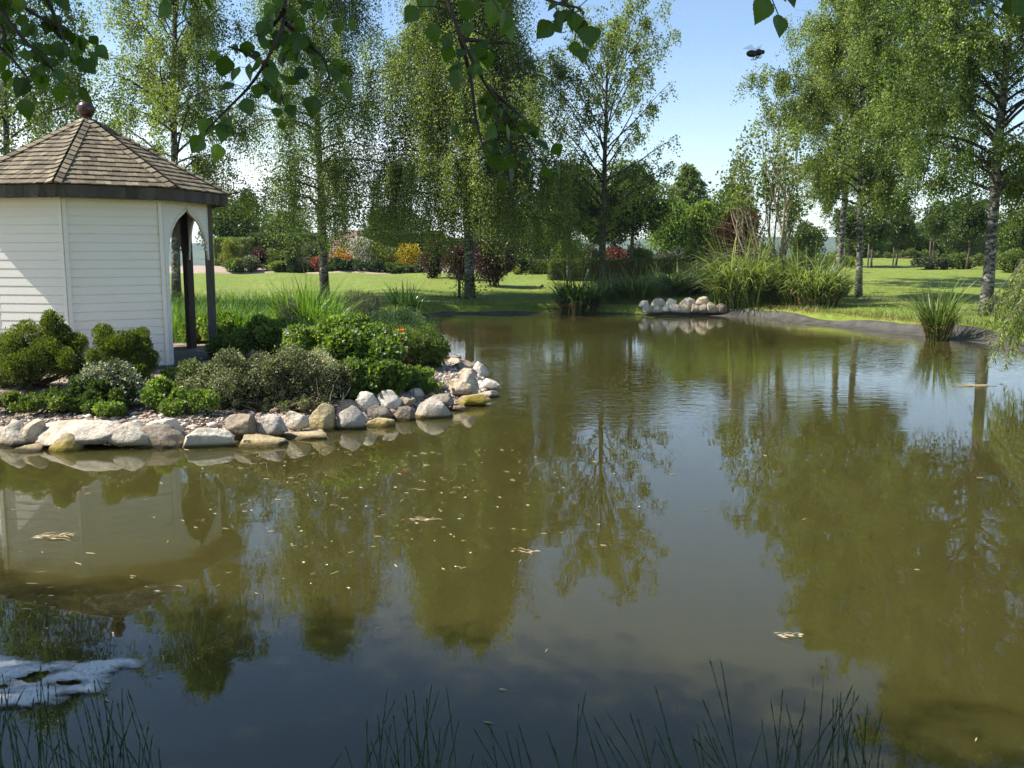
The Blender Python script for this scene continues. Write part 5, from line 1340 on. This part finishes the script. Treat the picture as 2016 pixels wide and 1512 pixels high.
# ------------------------------------------------------------------ things afloat
def foam():
    px = [(-90, 1283), (0, 1287), (40, 1289), (75, 1299), (105, 1302), (130, 1295), (160, 1302), (190, 1297), (225, 1293), (268, 1289), (296, 1296), (298, 1307), (280, 1318), (248, 1323), (232, 1336), (226, 1352),
          (205, 1368), (165, 1379), (130, 1384), (100, 1390), (60, 1404), (0, 1411), (-90, 1420)]
    poly = np.array([at(*p)[:2] for p in px]); lo, hi = poly.min(0), poly.max(0)
    st = .0075; X = np.arange(lo[0], hi[0], st); Y = np.arange(lo[1], hi[1], st); fx, fy = np.meshgrid(X, Y); ins = np.zeros(fx.shape, bool); d2 = np.full(fx.shape, 9.)
    for i in range(len(poly)):
        a, b = poly[i], poly[(i + 1) % len(poly)]; e = b - a
        ins ^= ((a[1] > fy) != (b[1] > fy)) & (fx < (b[0] - a[0]) * (fy - a[1]) / (b[1] - a[1] + 1e-12) + a[0])
        tt = np.clip(((fx - a[0]) * e[0] + (fy - a[1]) * e[1]) / (e @ e), 0, 1); d2 = np.minimum(d2, (fx - a[0] - tt * e[0]) ** 2 + (fy - a[1] - tt * e[1]) ** 2)
    d = np.where(ins, np.sqrt(d2), -np.sqrt(d2)); n1 = np.empty(fx.shape); n2 = np.empty(fx.shape)
    for i in range(fx.shape[0]):
        for j in range(fx.shape[1]):
            v = Vector((fx[i, j] * 3.5, fy[i, j] * 7, .3)); n1[i, j] = mnoise.fractal(v, 1., 2., 3); n2[i, j] = mnoise.fractal(v * 4.5, 1., 2., 3)
    H = .011 * sstep(0, .09, d + .02 * n2) * (1 + .5 * n2 + .45 * n1) + .003
    keep = (d + .03 * n2 > .004) & ~((n1 < -.52) & (d > .06))
    k = np.arange(fx.size).reshape(fx.shape); q = np.stack([k[:-1, :-1], k[:-1, 1:], k[1:, 1:], k[1:, :-1]], -1).reshape(-1, 4)
    kq = keep.reshape(-1)[q].all(1); u, inv = np.unique(q[kq], return_inverse=True); V = np.stack([fx, fy, H], -1).reshape(-1, 3)[u]
    tn = (np.clip(d / .10, 0, 1) * (.48 + .6 * np.clip(n1 + .3, -.6, .7))).reshape(-1)[u]
    g = Geo(); g.add(V, inv.reshape(-1, 4), tn, 0, True)
    tag(g.build('foam_patch', M['foam']), 'patch of bubbly white foam drifting on the near water at lower left', 'foam')
foam()
def floaters():
    rn = np.random.default_rng(99)
    def proto(name, build, mat):
        g = Geo(); build(g); return g.build(name, mat)
    def catkin(g):
        x = np.linspace(-.5, .5, 6); g.tube(np.stack([x * .055, .004 * np.sin(x * 5), np.full(6, .003)], 1), [.0015, .0036, .004, .004, .0034, .0012], 6, .42)
    def petal(g):
        a = np.arange(8) / 8 * 6.283; g.add(np.concatenate([[(0, 0, .0035)], np.stack([np.cos(a) * .011 * (1 + .2 * np.cos(2 * a)), np.sin(a) * .008, np.full(8, .005)], 1)]), [(0, k + 1, (k + 1) % 8 + 1) for k in range(8)], .95)
    def fleck(g):
        g.kites(np.array([(-.02, 0, .004)]), np.array([(1, .1, .0)]), np.array([(0, 0, 1.)]), .04, .014, .3, fold=.25)
    kinds = [('catkin', catkin, 'pale catkin floating on the pond', 'catkin', 'pale catkins afloat', 150), ('petal', petal, 'white petal floating on the pond', 'petal', 'white petals afloat', 60), ('leaf_fleck', fleck, 'tan leaf scale floating on the pond', 'leaf', 'tan leaf scales afloat', 80)]
    for name, bf, lab, cat, grp, n in kinds:
        o = proto(name, bf, M['fleck']); me = o.data; k = 0
        while k < n:
            z = rn.random()
            if z < .72: px, py = rn.normal(780, 210), 885 + abs(rn.normal(0, 105))
            elif z < .9: px, py = rn.uniform(0, 700), rn.uniform(900, 1250)
            else: px, py = rn.uniform(200, 2000), rn.uniform(850, 1480)
            if not (0 < px < 2016 and 800 < py < 1500): continue
            p = at(px, py)
            if sdf(np.array([p[0]]), np.array([p[1]]))[0] > -.12: continue
            if px > 1200 and rn.random() < .4: continue
            c = o if k == 0 else o.copy()
            if k: COL.objects.link(c)
            c.location = (p[0], p[1], .001); c.rotation_euler = (0, 0, rn.normal(0, .7)); s = rn.uniform(.4, 1.0); c.scale = (s * rn.uniform(.6, 1.5), s, s)
            tag(c, lab, cat, grp); k += 1
    # drifts of twigs and leaves
    for k, (px, py, w, n, lab) in enumerate([(1553, 1255, .11, 16, 'curled leaf cluster floating alone on the open water at lower right'), (1920, 760, .32, 60, 'brownish raft of plant scraps in the water under the reed clump on the right'),
                                             (108, 1058, .22, 30, 'tangle of tan twigs floating on the reflection of the white wall'), (830, 1025, .15, 20, 'drift of reddish scraps on the water below the stone edging'), (1030, 1088, .13, 12, 'thin drift of tan scraps on the water in the middle')]):
        p = at(px, py); g = Geo(); P = np.stack([rn.normal(0, w * .32, n), rn.normal(0, w * .12, n), np.full(n, .006) + rn.random(n) * .006], 1)
        a = rn.normal(0, .5, n) + (rn.random(n) < .5) * 3.14; D = np.stack([np.cos(a), np.sin(a) * .6, rn.normal(0, .1, n)], 1)
        g.kites(P, D, np.tile((0, -.3, 1.), (n, 1)), w * rn.uniform(.15, .4, n), .009, rn.uniform(.35, 1.0, n) if k == 0 else rn.uniform(.0, .8, n), fold=.3)
        for i in range(n // 4): g.tube([P[i], P[i] + D[i] * w * .25 + (0, 0, .006), P[i] + D[i] * w * .5], .0025, 4, .3, cap=False)
        o = g.build('floating_debris', M['fleck']); o.location = (p[0], p[1], 0); tag(o, lab, 'debris')
floaters()

# ------------------------------------------------------------------ foreground grasses on the near bank
def stems(label, tops, seed, extra):
    """flowering grass stems given by where their tips stand (photo) and how far away"""
    rn = np.random.default_rng(seed); T = list(tops)
    for _ in range(extra):
        a = T[rn.integers(0, len(tops))]; T.append((a[0] + rn.normal(0, 26), min(1500, a[1] + abs(rn.normal(30, 50))), a[2] + rn.normal(0, .5), a[3] + rn.normal(0, .08)))
    b0 = np.mean([near(t_[0], t_[1], t_[3])[:2] for t_ in T], 0); base = np.array((b0[0], b0[1], ground_at(b0[0], b0[1])))
    t = thing('grass_tuft', label, 'grass', base); g = Geo(); gs = Geo(); gb = Geo()
    for (px, py, ln, dist) in T:
        tip = near(px, py, dist); rt = np.array((tip[0] + ln * .33 + rn.normal(0, .03), tip[1] - rn.uniform(.05, .3), 0)); rt[2] = ground_at(rt[0], rt[1]) - .02
        mid = rt * .55 + tip * .45 + (ln * .03 + rn.normal(0, .02), 0, .10); q = np.linspace(0, 1, 9)[:, None]
        P = rt * (1 - q) ** 2 + 2 * q * (1 - q) * mid + tip * q * q - base
        g.tube(P, np.linspace(.0017, .0009, 9), 4, .35, cap=False)
        m = 26; u = rn.uniform(.74, 1, m); u2 = u[:, None]; S = rt * (1 - u2) ** 2 + 2 * u2 * (1 - u2) * mid + tip * u2 * u2 - base
        dr = unit(tip - mid); gs.kites(S, dr + rv(m) * .15, rv(m), .02 * (1.25 - u) + .012, .0034, rn.uniform(.1, .5, m))
        if True:
            gb.blades((rt - base)[None] + rn.normal(0, .035, (4, 3)) * (1, 1, 0), (tip - rt)[None] + rn.normal(0, .12, (4, 3)), rv(4) * .7 + (0, 0, .35), rn.uniform(.25, .55, 4), .005, rn.uniform(.1, .6, 4), 6)
    g.build('stalk', M['shade_grass'], t); gs.build('seed_head', M['shade_grass'], t); gb.build('leaf_tuft', M['shade_grass'], t)
stems('flowering grass tuft in the bottom left corner, in front of the foam', [(5, 1330, .2, 2.9), (80, 1315, .1, 2.8), (65, 1390, .3, 2.8), (95, 1345, .2, 2.8), (185, 1338, .6, 2.8), (195, 1345, .6, 2.8), (165, 1385, .5, 2.8), (240, 1355, .2, 2.8), (232, 1390, .3, 2.75), (150, 1400, .6, 2.7), (30, 1420, .4, 2.7), (292, 1430, -.1, 2.6), (10, 1370, .2, 2.75), (120, 1420, .5, 2.7), (205, 1375, .5, 2.8)], 1, 44)
stems('slender upright grass tuft left of the middle of the bottom edge', [(762, 1360, -.1, 2.75), (800, 1372, .1, 2.75), (815, 1360, .3, 2.75), (850, 1345, -.2, 2.8), (862, 1368, -.4, 2.75), (745, 1415, .3, 2.7), (722, 1425, .3, 2.7), (775, 1410, .2, 2.7), (835, 1400, .1, 2.7), (902, 1425, -.3, 2.7), (683, 1478, .4, 2.6), (866, 1440, 0, 2.7), (880, 1442, -.1, 2.7)], 2, 18)
stems('thin leaning grass tuft at the middle of the bottom edge', [(960, 1425, .8, 2.75), (996, 1440, .3, 2.7), (1020, 1425, .4, 2.75), (1080, 1450, .6, 2.7), (1152, 1368, -.3, 2.85), (1018, 1460, .2, 2.6), (1090, 1470, .5, 2.6)], 3, 6)
stems('leaning grass tuft right of the middle of the bottom edge, with the tallest stem', [(1194, 1400, 1.0, 2.75), (1242, 1410, .6, 2.75), (1292, 1358, .6, 2.85), (1290, 1430, .6, 2.7), (1384, 1380, .6, 2.8), (1398, 1300, .7, 3.0), (1383, 1417, .5, 2.7), (1195, 1446, .8, 2.65), (1258, 1422, .4, 2.7), (1375, 1434, .2, 2.65), (1365, 1456, .2, 2.6), (1315, 1452, .5, 2.6)], 4, 14)
stems('upright grass tuft right of the tallest stem on the bottom edge', [(1518, 1380, .15, 2.8), (1541, 1358, -.2, 2.85), (1548, 1388, .2, 2.8), (1584, 1378, -.1, 2.8), (1620, 1355, -.3, 2.85), (1650, 1372, -.3, 2.8), (1677, 1352, -.6, 2.85), (1682, 1365, -.5, 2.8), (1640, 1385, .3, 2.75), (1690, 1410, 0, 2.7), (1735, 1408, -.5, 2.75), (1572, 1460, -.1, 2.6), (1500, 1425, .1, 2.65), (1733, 1468, -.3, 2.6)], 5, 20)

# ------------------------------------------------------------------ the birch overhead: its hanging twigs and the crown that shades the near water
def leaf_card(rn, size):
    """one serrated birch leaf, folded along its midrib: vertices (base at origin, tip along +X) and faces"""
    half = [(.0, .0), (.06, .17), (.13, .24), (.16, .335), (.22, .36), (.24, .41), (.32, .415), (.35, .44), (.43, .41), (.46, .42), (.55, .35), (.58, .355), (.67, .26), (.70, .255), (.79, .16), (.82, .15), (.92, .055), (1.0, 0)]
    mids = np.array([(x, 0, 0) for x, _ in half]); f = rn.uniform(.05, .35); cu = rn.uniform(-.3, .1)
    L_ = np.array([(x, y, y * f) for x, y in half]); R_ = L_ * (1, -1, 1); V = np.concatenate([mids, L_, R_]); V[:, 2] += cu * V[:, 0] ** 2
    m = len(half); F = []
    for i in range(m - 1): F += [(i, i + 1, m + i + 1, m + i), (i + 1, i, 2 * m + i, 2 * m + i + 1)]
    return V * size, np.array(F)
def overhead():
    rn = np.random.default_rng(21); b = np.array((-3.9, -.4, 0)); b[2] = ground_at(b[0], b[1])
    t = thing('birch_tree', 'birch overhead whose leafy twigs hang into the top of the picture close by', 'tree', b)
    g = Geo(); zz = np.linspace(0, 9, 12); tr = np.stack([.25 * np.sin(zz * .5), .12 * zz, zz - .2], 1); g.tube(tr, .16 * (1 - zz / 9.2) ** .8 + .01, 10)
    g2 = g
    anchors = []
    for i in range(26):
        a = i * 2.4; z = 3.2 + i * .2; L_ = (3.6 - .08 * i) * rn.uniform(.7, 1.1); s = np.array([np.interp(z, zz, tr[:, j]) for j in range(3)])
        pts = np.array([s + np.array((math.cos(a), math.sin(a), .55 - .25 * q)) * L_ * q for q in np.linspace(0, 1, 6)]); w = pts + b
        if in_frame(w, 1.02).any(): pts[:, 2] += 1.6 * np.linspace(0, 1, 6)
        g2.tube(pts, np.linspace(.045, .008, 6), 5, .5, 1, cap=False); anchors.append(pts)
    A = np.concatenate([p[2:] for p in anchors])
    # long limb forward, above the picture, that carries the hanging twigs
    limbs = [[tr[5] , np.array((1.6, 1.2, 3.75)), np.array((3.2, 2.0, 3.35)), np.array((4.6, 2.4, 3.25)), np.array((5.8, 2.5, 3.2))], [tr[5], np.array((.8, 1.4, 3.7)), np.array((2.0, 2.5, 3.25)), np.array((3.4, 2.6, 3.15))]]
    for lm in limbs: g2.tube(np.array(lm), np.linspace(.06, .012, len(lm)), 6, .5, 1)
    g.build('trunk', [M['birch_bark'], M['twig']], t)
    # shading crown, all of it above and left of the view
    gl = Geo(); n = 16000; k = rn.integers(0, len(A), n); P = A[k] + rn.normal(0, .42, (n, 3)); P[:, 2] -= rn.exponential(.35, n)
    kc = 900; C = np.stack([rn.uniform(-6.0, 4.2, kc), rn.uniform(1.6, 7.6, kc), rn.uniform(4.2, 8.0, kc)], 1)
    sx = C[:, 0] + b[0] + C[:, 2] / math.tan(R(SUN_EL)); sy = C[:, 1] + b[1]
    C = C[rn.random(kc) < sstep(6.0, 5.0, sy) * (1 - sstep(.4, 2.6, sx))]
    k = rn.integers(0, len(C), 52000); Q = C[k] + rn.normal(0, .45, (52000, 3)); P = np.concatenate([P, Q])
    w = P + b; sx = w[:, 0] + w[:, 2] / math.tan(R(SUN_EL)); thr = 4.75 - .36 * (sx + 2.5)
    ok = ~in_frame(w, 1.10) & (w[:, 2] > 2.3) & (rn.random(len(w)) < sstep(thr + .9, thr - .9, w[:, 1])); P = P[ok]; n = len(P)
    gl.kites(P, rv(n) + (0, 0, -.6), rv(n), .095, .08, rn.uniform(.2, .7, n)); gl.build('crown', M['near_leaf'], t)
    # the twigs in view: (column, row) along each twig and its distance from the camera
    TW = [
        (1.9, [(-120, -160), (0, 15), (35, 66), (90, 120), (122, 162)], 1.0), (2.0, [(-90, -120), (10, -10), (70, 30), (130, 62), (168, 84)], 1.0), (1.85, [(-100, 40), (-30, 70), (20, 110), (60, 160)], 1.0), (1.95, [(40, -90), (95, 0), (120, 60), (140, 120)], .9),
        (2.0, [(-60, -80), (-20, 10), (10, 60), (14, 120)], 1.0),
        (1.75, [(600, -160), (562, -10), (559, 52), (521, 128), (486, 177), (440, 222), (405, 258)], .9), (1.75, [(562, 45), (600, 80), (642, 118), (652, 168)], .75), (1.75, [(524, 130), (549, 163), (558, 205)], .8), (1.75, [(522, 126), (478, 100), (450, 92)], .7), (1.75, [(560, 20), (530, 60), (500, 70)], .6),
        (1.25, [(860, -160), (872, -20), (905, 69), (943, 146), (985, 208), (1033, 271), (1058, 318)], .62), (1.25, [(906, 72), (929, 160), (936, 240), (955, 300)], .7), (1.25, [(985, 208), (1003, 262), (1008, 318)], .7), (1.25, [(907, 76), (964, 83), (1005, 86)], .45), (1.25, [(960, 170), (1010, 215), (1040, 240)], .6),
        (1.15, [(1000, -90), (1050, -14), (1098, 8), (1138, 14), (1150, 26)], .9), (1.1, [(1470, -110), (1482, -70), (1498, -42)], .3), (1.1, [(1560, -100), (1576, -60), (1594, -36)], .4), (1.5, [(1880, -90), (1950, -36), (1985, -18)], .7), (1.0, [(360, -90), (388, -40), (402, -14)], .5), (1.6, [(620, -70), (650, -25), (668, -8)], .7), (1.3, [(930, -60), (950, -24), (962, -8)], .6)]
    for dist, px, dens in TW:
        pts = np.array([near(x, y, dist + .05 * math.sin(i * 1.7)) for i, (x, y) in enumerate(px)]) - b
        # smooth
        q = np.linspace(0, len(pts) - 1, (len(pts) - 1) * 5 + 1); P = np.stack([np.interp(q, np.arange(len(pts)), pts[:, j]) for j in range(3)], 1)
        for _ in range(3): P[1:-1] = (P[:-2] + 2 * P[1:-1] + P[2:]) / 4
        gt = Geo(); gt.tube(P, np.linspace(.0042, .0014, len(P)) * (dist / 1.6), 5, .5, cap=False)
        gf = Geo(); seg = np.linalg.norm(np.diff(P, axis=0), axis=1); tot = seg.sum(); cum = np.concatenate(([0], np.cumsum(seg)))
        m = int(tot / .0118 * dens) + 3
        for i in range(m):
            u = (i + rn.random()) / m * tot; p = np.array([np.interp(u, cum, P[:, j]) for j in range(3)])
            d = rv(1)[0] * (1, .8, .5) + (0, 0, -.25); d = unit(d); pe = p + d * rn.uniform(.012, .05)
            gt.tube([p, (p + pe) / 2 + (0, 0, .003), pe], .0007, 3, .5, cap=False)
            sz = rn.uniform(.018, .039) * (.8 if dist < 1.3 else 1.0); V, F = leaf_card(rn, sz)
            X = unit(d * .45 + rv(1)[0] * .45 + np.array((0, 0, -.75))); N = unit(rv(1)[0] * .8 + np.array((0, -.75, .35))); Y = unit(np.cross(N, X)); N = np.cross(X, Y)
            gf.add(V @ np.stack([X, Y, N]) + pe, F, float(np.clip(rn.normal(.42, .22), 0, 1)), 0)
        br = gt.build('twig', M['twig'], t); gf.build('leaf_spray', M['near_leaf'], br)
overhead()

# ------------------------------------------------------------------ insect crossing the sky
def bee():
    c = near(1489, 104, .95); t = thing('insect', 'dark flying insect against the blue sky at upper right', 'insect', c, .25)
    g = Geo(); g.ball((-.0045, 0, -.001), (.0058, .0034, .0032)); g.ball((.0025, 0, .0006), (.0036, .0033, .0031)); g.ball((.0065, 0, .001), (.0021, .0023, .002))
    for s_ in (-1, 1):
        for x in (0, .002, .004): g.tube([(x, s_ * .002, -.002), (x - .001, s_ * .004, -.0045), (x - .003, s_ * .0045, -.006)], .0004, 4, cap=False)
    g.build('body', M['insect'], t)
    for s_ in (-1, 1):
        g = Geo(); n = 10; a = np.linspace(0, 2 * math.pi, n, endpoint=False)
        V = np.stack([-.006 * s_ * 0 - .004 + .0035 * np.cos(a) - s_ * .003, s_ * (.006 + .005 * np.sin(a)), .003 + s_ * .001 + .0025 + .002 * np.cos(a)], 1)
        g.add(np.concatenate([[(0.002, s_ * .0015, .002)], V]), [(0, k + 1, (k + 1) % n + 1) for k in range(n)]); g.build('wing', M['wing'], t)
bee()

# ------------------------------------------------------------------ the air
def haze():
    g = Geo(); g.box((300, 1000, 8), 4400, 2700, 96); m, nt = newmat('haze')
    v = nd(nt, "ShaderNodeVolumePrincipled"); v.inputs['Color'].default_value = (.72, .84, 1.0, 1); v.inputs['Density'].default_value = .00022; v.inputs['Anisotropy'].default_value = .2
    o = nd(nt, "ShaderNodeOutputMaterial"); nt.links.new(v.outputs[0], o.inputs['Volume'])
    tag(g.build('haze', m), 'pale blue summer haze in front of the distant hills', kind='stuff')
haze()
